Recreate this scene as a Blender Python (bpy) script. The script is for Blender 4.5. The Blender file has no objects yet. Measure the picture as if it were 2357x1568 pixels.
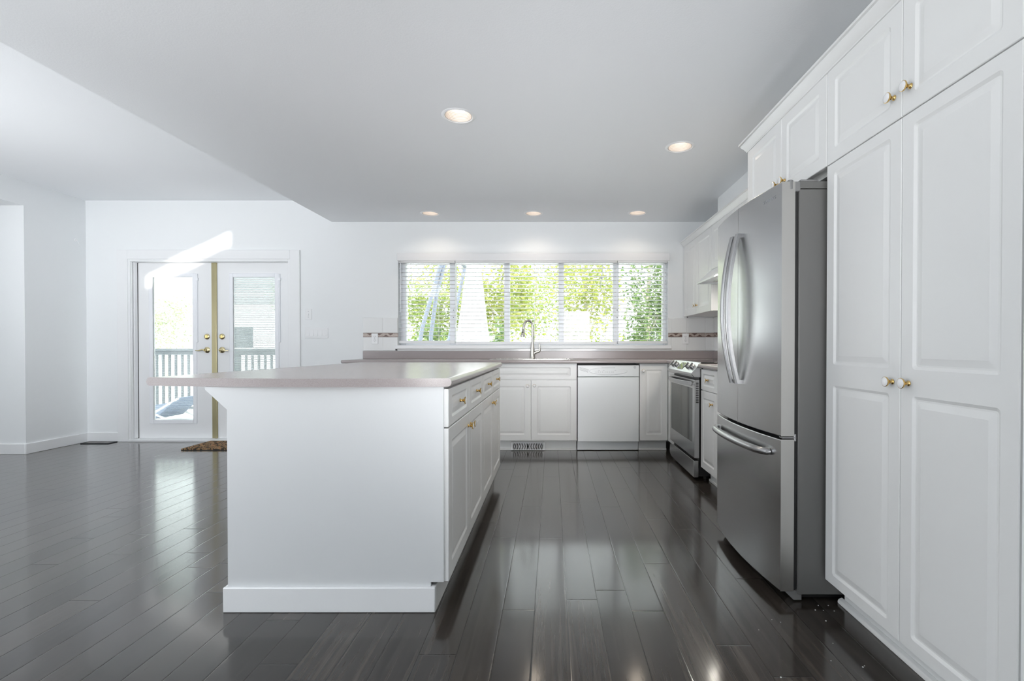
import bpy, bmesh, math, random
from mathutils import Vector, Matrix
from mathutils.geometry import delaunay_2d_cdt

PI = math.pi
SC = bpy.context.scene
COL = SC.collection

# ------------------------------------------------------------------ camera, sky, sun, exposure
CAM_H = 1.025
F_PX = 1113.0
PITCH = 0.009
cam_data = bpy.data.cameras.new('camera')
cam = bpy.data.objects.new('camera', cam_data)
COL.objects.link(cam)
cam.location = (0, 0, CAM_H)
cam.rotation_euler = (PI / 2 - PITCH, 0, 0)
cam_data.sensor_fit = 'HORIZONTAL'
cam_data.sensor_width = 36.0
cam_data.lens = 36.0 * F_PX / 2357.0
cam_data.shift_x = -(1270.0 - 1178.5) / 2357.0
cam_data.shift_y = (809.0 - 784.0) / 2357.0
cam_data.clip_start = 0.02
cam_data.clip_end = 300
SC.camera = cam

world = bpy.data.worlds.new('sky')
SC.world = world
world.use_nodes = True
bg = world.node_tree.nodes['Background']
bg.inputs['Color'].default_value = (0.93, 0.97, 1.0, 1)
# bright overcast sky: the zenith about three times as bright as the horizon
_nt = world.node_tree
_tc = _nt.nodes.new('ShaderNodeTexCoord')
_sp = _nt.nodes.new('ShaderNodeSeparateXYZ')
_mm = _nt.nodes.new('ShaderNodeMapRange')
_mm.inputs['From Min'].default_value = 0.0
_mm.inputs['From Max'].default_value = 1.0
_mm.inputs['To Min'].default_value = 2.3
_mm.inputs['To Max'].default_value = 7.5
_nt.links.new(_tc.outputs['Generated'], _sp.inputs[0])
_nt.links.new(_sp.outputs['Z'], _mm.inputs['Value'])
_nt.links.new(_mm.outputs['Result'], bg.inputs['Strength'])

sun_d = bpy.data.lights.new('sun', 'SUN')
sun = bpy.data.objects.new('sun', sun_d)
COL.objects.link(sun)
sun.rotation_euler = Vector((-0.05, 1.0, -0.098)).to_track_quat('-Z', 'Y').to_euler()
sun.location = (0, -20, 12)
sun_d.energy = 5.0
sun_d.angle = 0.008
sun_d.color = (1.0, 0.97, 0.92)


def area_light(name, loc, direction, sx, sy, energy, color=(1, 1, 1)):
    d = bpy.data.lights.new(name, 'AREA')
    d.shape = 'RECTANGLE'
    d.size, d.size_y = sx, sy
    d.energy = energy
    d.color = color
    o = bpy.data.objects.new(name, d)
    COL.objects.link(o)
    o.location = loc
    o.rotation_euler = Vector(direction).to_track_quat('-Z', 'Y').to_euler()
    return o


# added fill lights: in the hall opening, behind the camera (one looks straight down the
# aisle), and unseen uplights that brighten the ceilings
area_light('fill_hall', (-5.35, 3.1, 1.2), (1, 0, 0.5), 1.8, 1.6, 3.5, (0.95, 0.98, 1.0))  # fill added in the hall opening to brighten the left side
dl = area_light('fill_aisle', (0.8, -3.2, 1.35), (-0.72, 7.9, -0.42), 0.9, 1.4, 2.5, (0.97, 0.98, 1.0))  # unseen fill added behind the camera for the aisle; no window here
dl.data.spread = 0.36
pd = area_light('fill_left_corner', (0.6, -2.6, 1.9), (-5.6, 7.4, -0.75), 1.1, 0.9, 4.3, (0.97, 0.98, 1.0))  # added fill aimed at the left wall and corner; no door here
pd.data.spread = 0.5
fb = area_light('fill_far_ceiling', (0.35, 0.35, 0.1), (-0.12, 1.55, 1), 0.7, 0.8, 5.0, (0.97, 0.98, 1.0))  # upward fill below the frame, added for the far kitchen ceiling
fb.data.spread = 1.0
area_light('fill_up_living', (-3.9, 0.2, 0.06), (0, 0.1, 1), 1.8, 3.4, 135, (0.95, 0.97, 1.0))  # uplight panel added just above the living floor to brighten the ceilings
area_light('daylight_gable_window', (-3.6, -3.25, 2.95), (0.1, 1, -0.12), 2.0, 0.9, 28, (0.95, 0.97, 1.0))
ll = area_light('fill_left_ceiling', (-4.1, 0.9, 0.1), (0.12, 1.25, 1), 1.2, 1.6, 14.5, (0.97, 0.98, 1.0))  # second added uplight, aimed at the living-side ceiling
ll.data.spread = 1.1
ud = bpy.data.lights.new('fill_uplight', 'SPOT')  # added fill spot for the kitchen ceiling; no lamp stands here
ud.energy = 170
ud.spot_size = 1.5
ud.spot_blend = 0.9
ud.shadow_soft_size = 0.25
ul = bpy.data.objects.new('fill_uplight', ud)
COL.objects.link(ul)
ul.location = (-0.5, -1.2, 1.0)
ul.rotation_euler = Vector((0.03, 1.0, 0.56)).to_track_quat('-Z', 'Y').to_euler()
for nm, lc, sx, sy in (('kitchen_window_portal', (-0.2, 5.43, 1.52), 2.85, 0.92), ('door_portal', (-3.7, 5.43, 1.05), 1.6, 1.7)):
    pl = area_light(nm, lc, (0, -1, 0), sx, sy, 1)
    pl.data.cycles.is_portal = True

SC.view_settings.view_transform = 'Standard'
SC.view_settings.look = 'None'
SC.view_settings.exposure = 0.32
SC.view_settings.gamma = 1.0
SC.view_settings.use_curve_mapping = False
SC.cycles.use_denoising = True
SC.cycles.diffuse_bounces = 7
SC.cycles.max_bounces = 14
SC.cycles.transparent_max_bounces = 24
SC.cycles.caustics_reflective = False
SC.cycles.caustics_refractive = False
SC.cycles.sample_clamp_indirect = 8.0


# ------------------------------------------------------------------ materials
def mat(name, color, rough=0.5, metal=0.0, coat=0.0, spec=None, aniso=0.0):
    m = bpy.data.materials.new(name)
    m.use_nodes = True
    b = m.node_tree.nodes['Principled BSDF']
    b.inputs['Base Color'].default_value = (*color, 1)
    b.inputs['Roughness'].default_value = rough
    b.inputs['Metallic'].default_value = metal
    b.inputs['Coat Weight'].default_value = coat
    b.inputs['Coat Roughness'].default_value = 0.1
    if spec is not None:
        b.inputs['Specular IOR Level'].default_value = spec
    b.inputs['Anisotropic'].default_value = aniso
    return m


def nd(m, t, **kw):
    n = m.node_tree.nodes.new(t)
    for k, v in kw.items():
        setattr(n, k, v)
    return n


def lk(m, a, b):
    m.node_tree.links.new(a, b)


def add_noise_bump(m, scale, strength, dist=0.002, detail=3):
    tc = nd(m, 'ShaderNodeTexCoord')
    n = nd(m, 'ShaderNodeTexNoise')
    n.inputs['Scale'].default_value = scale
    n.inputs['Detail'].default_value = detail
    b = nd(m, 'ShaderNodeBump')
    b.inputs['Strength'].default_value = strength
    b.inputs['Distance'].default_value = dist
    lk(m, tc.outputs['Object'], n.inputs['Vector'])
    lk(m, n.outputs['Fac'], b.inputs['Height'])
    lk(m, b.outputs['Normal'], m.node_tree.nodes['Principled BSDF'].inputs['Normal'])


def speckle(m, c0, c1, scale, lo=0.35, hi=0.65, stretch=(1, 1, 1)):
    tc = nd(m, 'ShaderNodeTexCoord')
    mp = nd(m, 'ShaderNodeMapping')
    mp.inputs['Scale'].default_value = stretch
    n = nd(m, 'ShaderNodeTexNoise')
    n.inputs['Scale'].default_value = scale
    n.inputs['Detail'].default_value = 4
    r = nd(m, 'ShaderNodeValToRGB')
    r.color_ramp.elements[0].position = lo
    r.color_ramp.elements[0].color = (*c0, 1)
    r.color_ramp.elements[1].position = hi
    r.color_ramp.elements[1].color = (*c1, 1)
    lk(m, tc.outputs['Object'], mp.inputs['Vector'])
    lk(m, mp.outputs['Vector'], n.inputs['Vector'])
    lk(m, n.outputs['Fac'], r.inputs['Fac'])
    lk(m, r.outputs['Color'], m.node_tree.nodes['Principled BSDF'].inputs['Base Color'])
    return m


M = {}
M['wall'] = mat('wall_paint', (0.86, 0.88, 0.89), 0.6)
add_noise_bump(M['wall'], 180, 0.06, 0.001)
M['ceiling'] = mat('ceiling_paint', (0.84, 0.86, 0.88), 0.7)
add_noise_bump(M['ceiling'], 140, 0.25, 0.002)
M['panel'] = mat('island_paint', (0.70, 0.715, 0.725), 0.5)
M['trim'] = mat('trim_paint', (0.87, 0.88, 0.89), 0.38)
M['cabinet'] = mat('white_thermofoil', (0.80, 0.805, 0.80), 0.32)
M['carcass'] = mat('cabinet_box', (0.72, 0.72, 0.71), 0.5)
M['gap'] = mat('dark_gap', (0.03, 0.03, 0.03), 0.8)
M['counter'] = speckle(mat('laminate', (0.42, 0.37, 0.36), 0.22, spec=0.45), (0.315, 0.275, 0.272), (0.405, 0.362, 0.36), 520)
M['steel'] = mat('brushed_steel', (0.53, 0.532, 0.537), 0.27, 1.0, aniso=0.35)
M['steel_edge'] = mat('steel_edge', (0.55, 0.54, 0.52), 0.33, 1.0)
M['steel_handle'] = mat('polished_steel', (0.38, 0.38, 0.385), 0.27, 1.0)
M['nickel'] = mat('brushed_nickel', (0.58, 0.56, 0.52), 0.25, 1.0)
M['sink'] = mat('sink_steel', (0.62, 0.6, 0.58), 0.22, 1.0)
M['fridge_side'] = mat('grey_enamel', (0.165, 0.163, 0.158), 0.42, 0.25)
M['grey_plastic'] = mat('grey_plastic', (0.20, 0.20, 0.20), 0.45)
M['black'] = mat('black_plastic', (0.012, 0.012, 0.012), 0.4)
M['black_glass'] = mat('black_glass', (0.015, 0.016, 0.016), 0.06)
M['oven_glass'] = mat('oven_glass', (0.10, 0.105, 0.10), 0.07, 0.35)
M['brass'] = mat('polished_brass', (0.72, 0.50, 0.20), 0.18, 1.0)
M['door_brass'] = mat('door_brass', (0.74, 0.64, 0.38), 0.2, 1.0)
M['pale_brass'] = mat('pale_brass', (0.62, 0.55, 0.33), 0.3, 0.85)
M['ceramic'] = mat('white_ceramic', (0.82, 0.82, 0.83), 0.12)
M['appliance'] = mat('white_appliance', (0.76, 0.785, 0.80), 0.22)
M['appliance_grey'] = mat('light_grey_print', (0.30, 0.31, 0.33), 0.5)
M['plastic'] = mat('white_plastic', (0.84, 0.85, 0.86), 0.3)
M['blind'] = mat('blind_slat', (0.90, 0.905, 0.92), 0.4)
def translucent(m, col, f):
    t = nd(m, 'ShaderNodeBsdfTranslucent')
    t.inputs['Color'].default_value = (*col, 1)
    x = nd(m, 'ShaderNodeMixShader')
    x.inputs[0].default_value = f
    lk(m, m.node_tree.nodes['Principled BSDF'].outputs[0], x.inputs[1])
    lk(m, t.outputs[0], x.inputs[2])
    lk(m, x.outputs[0], m.node_tree.nodes['Material Output'].inputs['Surface'])


translucent(M['blind'], (0.93, 0.93, 0.93), 0.2)
M['vinyl'] = mat('white_vinyl', (0.90, 0.915, 0.95), 0.35)
M['tile'] = mat('white_tile', (0.82, 0.83, 0.83), 0.12)
M['grout'] = mat('grout', (0.74, 0.74, 0.73), 0.8)
M['border_beige'] = speckle(mat('border_beige', (0.46, 0.38, 0.33), 0.3), (0.40, 0.32, 0.28), (0.58, 0.50, 0.45), 90)
M['border_brown'] = mat('border_brown', (0.13, 0.075, 0.062), 0.3)
M['register'] = mat('register_metal', (0.05, 0.055, 0.06), 0.45, 0.3)
M['rail'] = mat('deck_rail_paint', (0.13, 0.14, 0.155), 0.6)
M['deck'] = mat('deck_boards', (0.74, 0.74, 0.74), 0.7)
M['siding'] = mat('pale_siding', (0.80, 0.81, 0.82), 0.7)
M['roof'] = mat('grey_roof', (0.35, 0.36, 0.38), 0.8)
M['bark'] = speckle(mat('bark', (0.4, 0.35, 0.3), 0.9), (0.30, 0.26, 0.20), (0.50, 0.45, 0.38), 14, stretch=(1, 1, 0.2))
M['canvas'] = mat('white_canvas', (0.86, 0.85, 0.82), 0.8)
M['tube'] = mat('grey_tube', (0.17, 0.19, 0.24), 0.4, 0.2)
M['sling'] = mat('navy_sling', (0.16, 0.19, 0.26), 0.8)
M['bounce_ground'] = speckle(mat('pale_bounce_ground', (0.7, 0.7, 0.68), 0.9), (0.64, 0.64, 0.62), (0.76, 0.76, 0.74), 8)  # ground made pale to throw daylight up at the kitchen ceiling
M['glass_dark'] = mat('far_window_glass', (0.08, 0.09, 0.10), 0.1)


def leaf_mat(name, c0, c1):
    m = mat(name, c0, 0.55)
    nt = m.node_tree
    oi = nd(m, 'ShaderNodeNewGeometry')
    r = nd(m, 'ShaderNodeValToRGB')
    r.color_ramp.elements[0].color = (*c0, 1)
    r.color_ramp.elements[1].color = (*c1, 1)
    lk(m, oi.outputs['Random Per Island'], r.inputs['Fac'])
    b = nt.nodes['Principled BSDF']
    lk(m, r.outputs['Color'], b.inputs['Base Color'])
    tr = nd(m, 'ShaderNodeBsdfTranslucent')
    lk(m, r.outputs['Color'], tr.inputs['Color'])
    mx = nd(m, 'ShaderNodeMixShader')
    mx.inputs[0].default_value = 0.45
    lk(m, b.outputs[0], mx.inputs[1])
    lk(m, tr.outputs[0], mx.inputs[2])
    lk(m, mx.outputs[0], nt.nodes['Material Output'].inputs['Surface'])
    return m


M['leaf_lime'] = leaf_mat('lime_leaves', (0.116, 0.190, 0.017), (0.340, 0.381, 0.082))
M['leaf_gold'] = leaf_mat('golden_leaves', (0.163, 0.231, 0.024), (0.381, 0.381, 0.102))
M['leaf_green'] = leaf_mat('green_leaves', (0.054, 0.116, 0.027), (0.218, 0.292, 0.109))
M['leaf_dark'] = leaf_mat('dark_leaves', (0.027, 0.048, 0.031), (0.102, 0.136, 0.088))


M['leaf_pale'] = leaf_mat('pale_leaves', (0.177, 0.211, 0.095), (0.422, 0.435, 0.286))


def glass_mat(name, tint=(0.98, 1, 0.99)):
    m = bpy.data.materials.new(name)
    m.use_nodes = True
    nt = m.node_tree
    nt.nodes.remove(nt.nodes['Principled BSDF'])
    t = nd(m, 'ShaderNodeBsdfTransparent')
    t.inputs['Color'].default_value = (*tint, 1)
    g = nd(m, 'ShaderNodeBsdfGlossy')
    g.inputs['Roughness'].default_value = 0.02
    f = nd(m, 'ShaderNodeFresnel')
    f.inputs['IOR'].default_value = 1.45
    mx = nd(m, 'ShaderNodeMixShader')
    lk(m, f.outputs[0], mx.inputs[0])
    lk(m, t.outputs[0], mx.inputs[1])
    lk(m, g.outputs[0], mx.inputs[2])
    lk(m, mx.outputs[0], nt.nodes['Material Output'].inputs['Surface'])
    return m


M['glass'] = glass_mat('window_glass')


def emit_mat(name, color, strength):
    m = mat(name, color, 0.4)
    b = m.node_tree.nodes['Principled BSDF']
    b.inputs['Emission Color'].default_value = (*color, 1)
    b.inputs['Emission Strength'].default_value = strength
    return m


M['bulb'] = emit_mat('lamp_bulb', (1.0, 0.95, 0.88), 2.1)
M['baffle'] = mat('cream_baffle', (0.66, 0.60, 0.55), 0.4)


def floor_mat():
    """dark glossy planks that run away from the camera: 0.125 m wide, about 1.25 m long"""
    m = mat('dark_plank_floor', (0.07, 0.065, 0.06), 0.17)
    b = m.node_tree.nodes['Principled BSDF']
    tc = nd(m, 'ShaderNodeTexCoord')
    sp = nd(m, 'ShaderNodeSeparateXYZ')
    lk(m, tc.outputs['Object'], sp.inputs[0])

    def mth(op, a, c=None, cl=False):
        n = nd(m, 'ShaderNodeMath', operation=op)
        n.use_clamp = cl
        for i, v in enumerate((a, c)):
            if v is None:
                continue
            if hasattr(v, 'links'):
                lk(m, v, n.inputs[i])
            else:
                n.inputs[i].default_value = v
        return n.outputs[0]
    W, LEN = 0.1255, 1.22
    xr = mth('DIVIDE', mth('ADD', sp.outputs['X'], 20 * W - 0.059), W)
    row = mth('FLOOR', xr)
    fx = mth('FRACT', xr)
    wn = nd(m, 'ShaderNodeTexWhiteNoise', noise_dimensions='1D')
    lk(m, row, wn.inputs['W'])
    yr = mth('ADD', mth('DIVIDE', mth('ADD', sp.outputs['Y'], 20), LEN), mth('MULTIPLY', wn.outputs['Value'], 3.0))
    colm = mth('FLOOR', yr)
    fy = mth('FRACT', yr)
    cid = nd(m, 'ShaderNodeCombineXYZ')
    lk(m, row, cid.inputs[0])
    lk(m, colm, cid.inputs[1])
    wn2 = nd(m, 'ShaderNodeTexWhiteNoise', noise_dimensions='3D')
    lk(m, cid.outputs[0], wn2.inputs['Vector'])
    # grain: noise drawn out along the plank, shifted per plank
    gv = nd(m, 'ShaderNodeCombineXYZ')
    lk(m, mth('MULTIPLY', sp.outputs['X'], 60.0), gv.inputs[0])
    lk(m, mth('MULTIPLY', sp.outputs['Y'], 1.7), gv.inputs[1])
    lk(m, mth('MULTIPLY', wn2.outputs['Value'], 37.0), gv.inputs[2])
    g1 = nd(m, 'ShaderNodeTexNoise')
    g1.inputs['Scale'].default_value = 1.0
    g1.inputs['Detail'].default_value = 7
    g1.inputs['Roughness'].default_value = 0.62
    g1.inputs['Distortion'].default_value = 0.5
    lk(m, gv.outputs[0], g1.inputs['Vector'])
    mixv = mth('ADD', mth('MULTIPLY', g1.outputs['Fac'], 0.85), mth('MULTIPLY', wn2.outputs['Value'], 0.22))
    r = nd(m, 'ShaderNodeValToRGB')
    r.color_ramp.elements[0].position = 0.34
    r.color_ramp.elements[0].color = (0.0205, 0.0168, 0.0143, 1)
    r.color_ramp.elements[1].position = 0.80
    r.color_ramp.elements[1].color = (0.0851, 0.0715, 0.0616, 1)
    e = r.color_ramp.elements.new(0.56)
    e.color = (0.0410, 0.0343, 0.0294, 1)
    lk(m, mixv, r.inputs['Fac'])
    # joints
    ex = mth('MINIMUM', fx, mth('SUBTRACT', 1.0, fx))
    ey = mth('MULTIPLY', mth('MINIMUM', fy, mth('SUBTRACT', 1.0, fy)), LEN / W)
    edge = mth('MINIMUM', ex, ey)
    joint = mth('LESS_THAN', edge, 0.012)
    mc = nd(m, 'ShaderNodeMix', data_type='RGBA')
    lk(m, joint, mc.inputs[0])
    lk(m, r.outputs['Color'], mc.inputs[6])
    mc.inputs[7].default_value = (0.008, 0.007, 0.007, 1)
    lk(m, mc.outputs[2], b.inputs['Base Color'])
    rr = mth('ADD', mth('MULTIPLY', g1.outputs['Fac'], 0.10), mth('ADD', mth('MULTIPLY', joint, 0.3), 0.145))
    lk(m, rr, b.inputs['Roughness'])
    h = mth('ADD', mth('MULTIPLY', mth('DIVIDE', edge, 0.03, True), 1.0), mth('MULTIPLY', g1.outputs['Fac'], 0.12))
    tilt = mth('MULTIPLY', mth('SUBTRACT', wn2.outputs['Value'], 0.5), 0.5)
    h2 = mth('ADD', h, mth('MULTIPLY', tilt, mth('SUBTRACT', fx, 0.5)))
    bp = nd(m, 'ShaderNodeBump')
    bp.inputs['Strength'].default_value = 0.35
    bp.inputs['Distance'].default_value = 0.0008
    lk(m, h2, bp.inputs['Height'])
    lk(m, bp.outputs['Normal'], b.inputs['Normal'])
    b.inputs['Specular IOR Level'].default_value = 0.15
    b.inputs['Coat Weight'].default_value = 0.85
    b.inputs['Coat Roughness'].default_value = 0.12
    b.inputs['Coat IOR'].default_value = 1.52
    lk(m, bp.outputs['Normal'], b.inputs['Coat Normal'])
    return m


M['floor'] = floor_mat()


def mat_coir():
    m = mat('coir_mat', (0.5, 0.32, 0.16), 0.95)
    b = m.node_tree.nodes['Principled BSDF']
    tc = nd(m, 'ShaderNodeTexCoord')
    w1 = nd(m, 'ShaderNodeTexWave', bands_direction='DIAGONAL')
    w1.inputs['Scale'].default_value = 5.0
    w1.inputs['Distortion'].default_value = 7
    w1.inputs['Detail Scale'].default_value = 3
    lk(m, tc.outputs['Object'], w1.inputs['Vector'])
    r = nd(m, 'ShaderNodeValToRGB')
    cr = r.color_ramp
    cr.interpolation = 'CONSTANT'
    cr.elements[0].position = 0
    cr.elements[0].color = (0.06, 0.04, 0.02, 1)
    cr.elements[1].position = 0.22
    cr.elements[1].color = (0.55, 0.34, 0.14, 1)
    for p, c in ((0.5, (0.45, 0.12, 0.06, 1)), (0.66, (0.60, 0.40, 0.19, 1)), (0.9, (0.08, 0.05, 0.03, 1))):
        e = cr.elements.new(p)
        e.color = c
    n = nd(m, 'ShaderNodeTexNoise')
    n.inputs['Scale'].default_value = 400
    mx = nd(m, 'ShaderNodeMix', data_type='RGBA', blend_type='MULTIPLY')
    mx.inputs[0].default_value = 0.6
    lk(m, w1.outputs['Fac'], r.inputs['Fac'])
    lk(m, tc.outputs['Object'], n.inputs['Vector'])
    lk(m, r.outputs['Color'], mx.inputs[6])
    lk(m, n.outputs['Color'], mx.inputs[7])
    lk(m, mx.outputs[2], b.inputs['Base Color'])
    return m


M['coir'] = mat_coir()


# ------------------------------------------------------------------ mesh helpers
class MB:
    def __init__(self):
        self.v, self.f, self.mi = [], [], []

    def add(self, vs, fs, mi=0):
        n = len(self.v)
        self.v += [Vector(p) for p in vs]
        self.f += [tuple(i + n for i in f) for f in fs]
        self.mi += [mi] * len(fs)

    def box(self, x0, x1, y0, y1, z0, z1, mi=0):
        x0, x1 = min(x0, x1), max(x0, x1)
        y0, y1 = min(y0, y1), max(y0, y1)
        z0, z1 = min(z0, z1), max(z0, z1)
        self.add([(x0, y0, z0), (x1, y0, z0), (x1, y1, z0), (x0, y1, z0), (x0, y0, z1), (x1, y0, z1), (x1, y1, z1), (x0, y1, z1)],
                 [(3, 2, 1, 0), (4, 5, 6, 7), (0, 1, 5, 4), (1, 2, 6, 5), (2, 3, 7, 6), (3, 0, 4, 7)], mi)
        return self

    def prism(self, pts, vec, mi=0):
        """closed polygon (3-D points, counter-clockwise seen against vec) pushed along vec"""
        n = len(pts)
        a = [Vector(p) for p in pts]
        vec = Vector(vec)
        nrm = Vector((0, 0, 0))
        for i in range(n):
            nrm += a[i].cross(a[(i + 1) % n])
        if nrm.dot(vec) < 0:
            a.reverse()
        self.add(a + [p + vec for p in a],
                 [tuple(range(n - 1, -1, -1)), tuple(range(n, 2 * n))] + [(i, (i + 1) % n, n + (i + 1) % n, n + i) for i in range(n)], mi)
        return self

    def tube(self, pts, r, n=12, mi=0, cap=True, flat=None):
        """round (or flattened) tube along a path; r is a number or one per point"""
        pts = [Vector(p) for p in pts]
        rs = r if isinstance(r, (list, tuple)) else [r] * len(pts)
        up = None
        rings = []
        for i, p in enumerate(pts):
            t = (pts[min(i + 1, len(pts) - 1)] - pts[max(i - 1, 0)]).normalized()
            if up is None:
                ref = Vector((0, 0, 1)) if abs(t.z) < 0.9 else Vector((1, 0, 0))
                up = (ref - t * ref.dot(t)).normalized()
            else:
                up = (up - t * up.dot(t)).normalized()
            sd = t.cross(up)
            rings.append([p + (up * math.cos(2 * PI * k / n) + sd * math.sin(2 * PI * k / n)) * rs[i] for k in range(n)])
        vs = [q for rg in rings for q in rg]
        fs = []
        for i in range(len(pts) - 1):
            for k in range(n):
                a, b = i * n + k, i * n + (k + 1) % n
                fs.append((a, b, b + n, a + n))
        if cap:
            fs.append(tuple(range(n - 1, -1, -1)))
            fs.append(tuple(range((len(pts) - 1) * n, len(pts) * n)))
        self.add(vs, fs, mi)
        return self

    def lathe(self, o, axis, prof, n=24, mi=0, mis=None):
        """prof: (radius, distance along axis) pairs"""
        o = Vector(o)
        ax = Vector(axis).normalized()
        ref = Vector((0, 0, 1)) if abs(ax.z) < 0.9 else Vector((1, 0, 0))
        u = (ref - ax * ref.dot(ax)).normalized()
        w = ax.cross(u)
        base = len(self.v)
        for (r, d) in prof:
            for k in range(n):
                a = 2 * PI * k / n
                self.v.append(o + ax * d + (u * math.cos(a) + w * math.sin(a)) * max(r, 1e-5))
        for i in range(len(prof) - 1):
            for k in range(n):
                a, b = base + i * n + k, base + i * n + (k + 1) % n
                self.f.append((a, b, b + n, a + n))
                self.mi.append(mis[i] if mis else mi)
        return self

    def build(self, name, mats, parent=None, origin=None, bevel=0.0, seg=2, smooth=35, angle=40, weld=False):
        if origin is None:
            origin = parent_origin(parent) if parent is not None else Vector((0, 0, 0))
        me = bpy.data.meshes.new(name)
        me.from_pydata([tuple(p - origin) for p in self.v], [], self.f)
        if weld:
            bm = bmesh.new()
            bm.from_mesh(me)
            bmesh.ops.remove_doubles(bm, verts=bm.verts, dist=1e-5)
            bm.to_mesh(me)
            bm.free()
        if not isinstance(mats, (list, tuple)):
            mats = [mats]
        for m in mats:
            me.materials.append(m)
        if not weld:
            me.polygons.foreach_set('material_index', self.mi)
        me.polygons.foreach_set('use_smooth', [True] * len(me.polygons))
        me.update()
        me.set_sharp_from_angle(angle=math.radians(smooth))
        o = bpy.data.objects.new(name, me)
        COL.objects.link(o)
        if parent is not None:
            o.parent = parent
        else:
            o.location = origin
        if bevel:
            b = o.modifiers.new('bevel', 'BEVEL')
            b.width = bevel
            b.segments = seg
            b.limit_method = 'ANGLE'
            b.angle_limit = math.radians(angle)
            b.harden_normals = False
        return o


ORIGIN = {}


def parent_origin(p):
    v = Vector((0, 0, 0))
    while p is not None:
        v += p.location
        p = p.parent
    return v


def tag(o, label=None, cat=None, group=None, kind=None):
    for k, v in (('label', label), ('category', cat), ('group', group), ('kind', kind)):
        if v:
            o[k] = v
    return o


def thing(name, loc, label, cat, group=None):
    o = bpy.data.objects.new(name, None)
    COL.objects.link(o)
    o.empty_display_size = 0.05
    o.location = loc
    return tag(o, label, cat, group)


def struct(name, mb, m, label=None, cat=None, **kw):
    o = mb.build(name, m, **kw)
    return tag(o, label, cat, None, 'structure')


def copy_tree(o, parent=None):
    c = o.copy()
    COL.objects.link(c)
    c.parent = parent
    for ch in list(o.children):
        copy_tree(ch, c)
    return c


def round_rect(u0, u1, v0, v1, r, k=5):
    pts = []
    for (cu, cv, a0) in ((u1 - r, v1 - r, 0), (u0 + r, v1 - r, 90), (u0 + r, v0 + r, 180), (u1 - r, v0 + r, 270)):
        for i in range(k):
            a = math.radians(a0 + 90 * i / (k - 1))
            pts.append((cu + r * math.cos(a), cv + r * math.sin(a)))
    return pts


def slab_door(mb, o, U, V, N, w, h, panels, t=0.018, margin=0.052, groove=0.0055, mi=0):
    """a routed one-piece door: flat slab with raised-panel grooves. panels: (v0, v1) bands of the height"""
    o, U, V, N = Vector(o), Vector(U), Vector(V), Vector(N)

    def P(u, v, d):
        return o + U * u + V * v + N * d
    k = 5
    c_ = 0.002
    vlo, vhi = min(p[0] for p in panels), max(p[1] for p in panels)
    for (v0, v1) in panels:
        f0 = v0 + c_ if v0 == vlo else v0
        f1 = v1 - c_ if v1 == vhi else v1
        mu = margin if isinstance(margin, (int, float)) else margin[0]
        mv = margin if isinstance(margin, (int, float)) else margin[1]
        rings = []
        for ins, d, r in ((0.0, 0.0, 0.012), (0.009, -groove, 0.010), (0.014, -groove, 0.008), (0.034, -0.001, 0.004)):
            rings.append([P(u, v, d) for (u, v) in round_rect(mu + ins, w - mu - ins, v0 + mv + ins, v1 - mv - ins, r, k)])
        corners = [P(w - c_, f1, 0), P(c_, f1, 0), P(c_, f0, 0), P(w - c_, f0, 0)]
        vs = corners + [q for rg in rings for q in rg]
        fs = []
        n = 4 * k
        for c in range(4):
            arc = [4 + c * k + i for i in range(k)]
            fs.append((c, *reversed(arc)))
            fs.append((c, arc[-1], 4 + ((c + 1) % 4) * k, (c + 1) % 4))
        fs = [tuple(reversed(f)) for f in fs]
        for i in range(len(rings) - 1):
            for j in range(n):
                a, b = 4 + i * n + j, 4 + i * n + (j + 1) % n
                fs.append((a, b, b + n, a + n))
        fs.append(tuple(4 + (len(rings) - 1) * n + j for j in range(n)))
        # keep the outward side outward
        f = fs[-1]
        nn = (vs[f[1]] - vs[f[0]]).cross(vs[f[2]] - vs[f[1]])
        nn = Vector((0, 0, 0))
        for i in range(len(f)):
            nn += vs[f[i]].cross(vs[f[(i + 1) % len(f)]])
        if nn.dot(N) < 0:
            fs = [tuple(reversed(q)) for q in fs]
        mb.add(vs, fs, mi)
    e = [P(c_, c_, 0), P(w - c_, c_, 0), P(w - c_, h - c_, 0), P(c_, h - c_, 0)]
    a = [P(0, 0, -c_), P(w, 0, -c_), P(w, h, -c_), P(0, h, -c_)]
    b = [P(0, 0, -t), P(w, 0, -t), P(w, h, -t), P(0, h, -t)]
    mb.add(e + a + b, [(0, 4, 5, 1), (1, 5, 6, 2), (2, 6, 7, 3), (3, 7, 4, 0), (4, 8, 9, 5), (5, 9, 10, 6), (6, 10, 11, 7), (7, 11, 8, 4), (8, 11, 10, 9)], mi)
    return mb


KNOB_PROF = [(0.0001, 0.0), (0.0085, 0.0), (0.0085, 0.002), (0.0055, 0.004), (0.0045, 0.009), (0.0075, 0.0135), (0.0045, 0.0165), (0.006, 0.018),
             (0.0145, 0.0205), (0.0160, 0.023), (0.0160, 0.0255), (0.0148, 0.0262), (0.0146, 0.0262), (0.0125, 0.0282), (0.007, 0.0294), (0.0001, 0.0298)]
KNOB_MI = [0] * 12 + [1] * 3
KNOB_MESH = {}


def knob(parent, pos, N):
    """brass cabinet knob with a white ceramic face"""
    key = tuple(N)
    if key not in KNOB_MESH:
        mb = MB().lathe((0, 0, 0), N, KNOB_PROF, 20, mis=KNOB_MI)
        o = mb.build('knob', [M['brass'], M['ceramic']], parent, origin=Vector((0, 0, 0)), smooth=50)
        KNOB_MESH[key] = o
    else:
        o = KNOB_MESH[key].copy()
        COL.objects.link(o)
        o.parent = parent
    o.location = Vector(pos) - parent_origin(parent)
    return o


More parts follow.
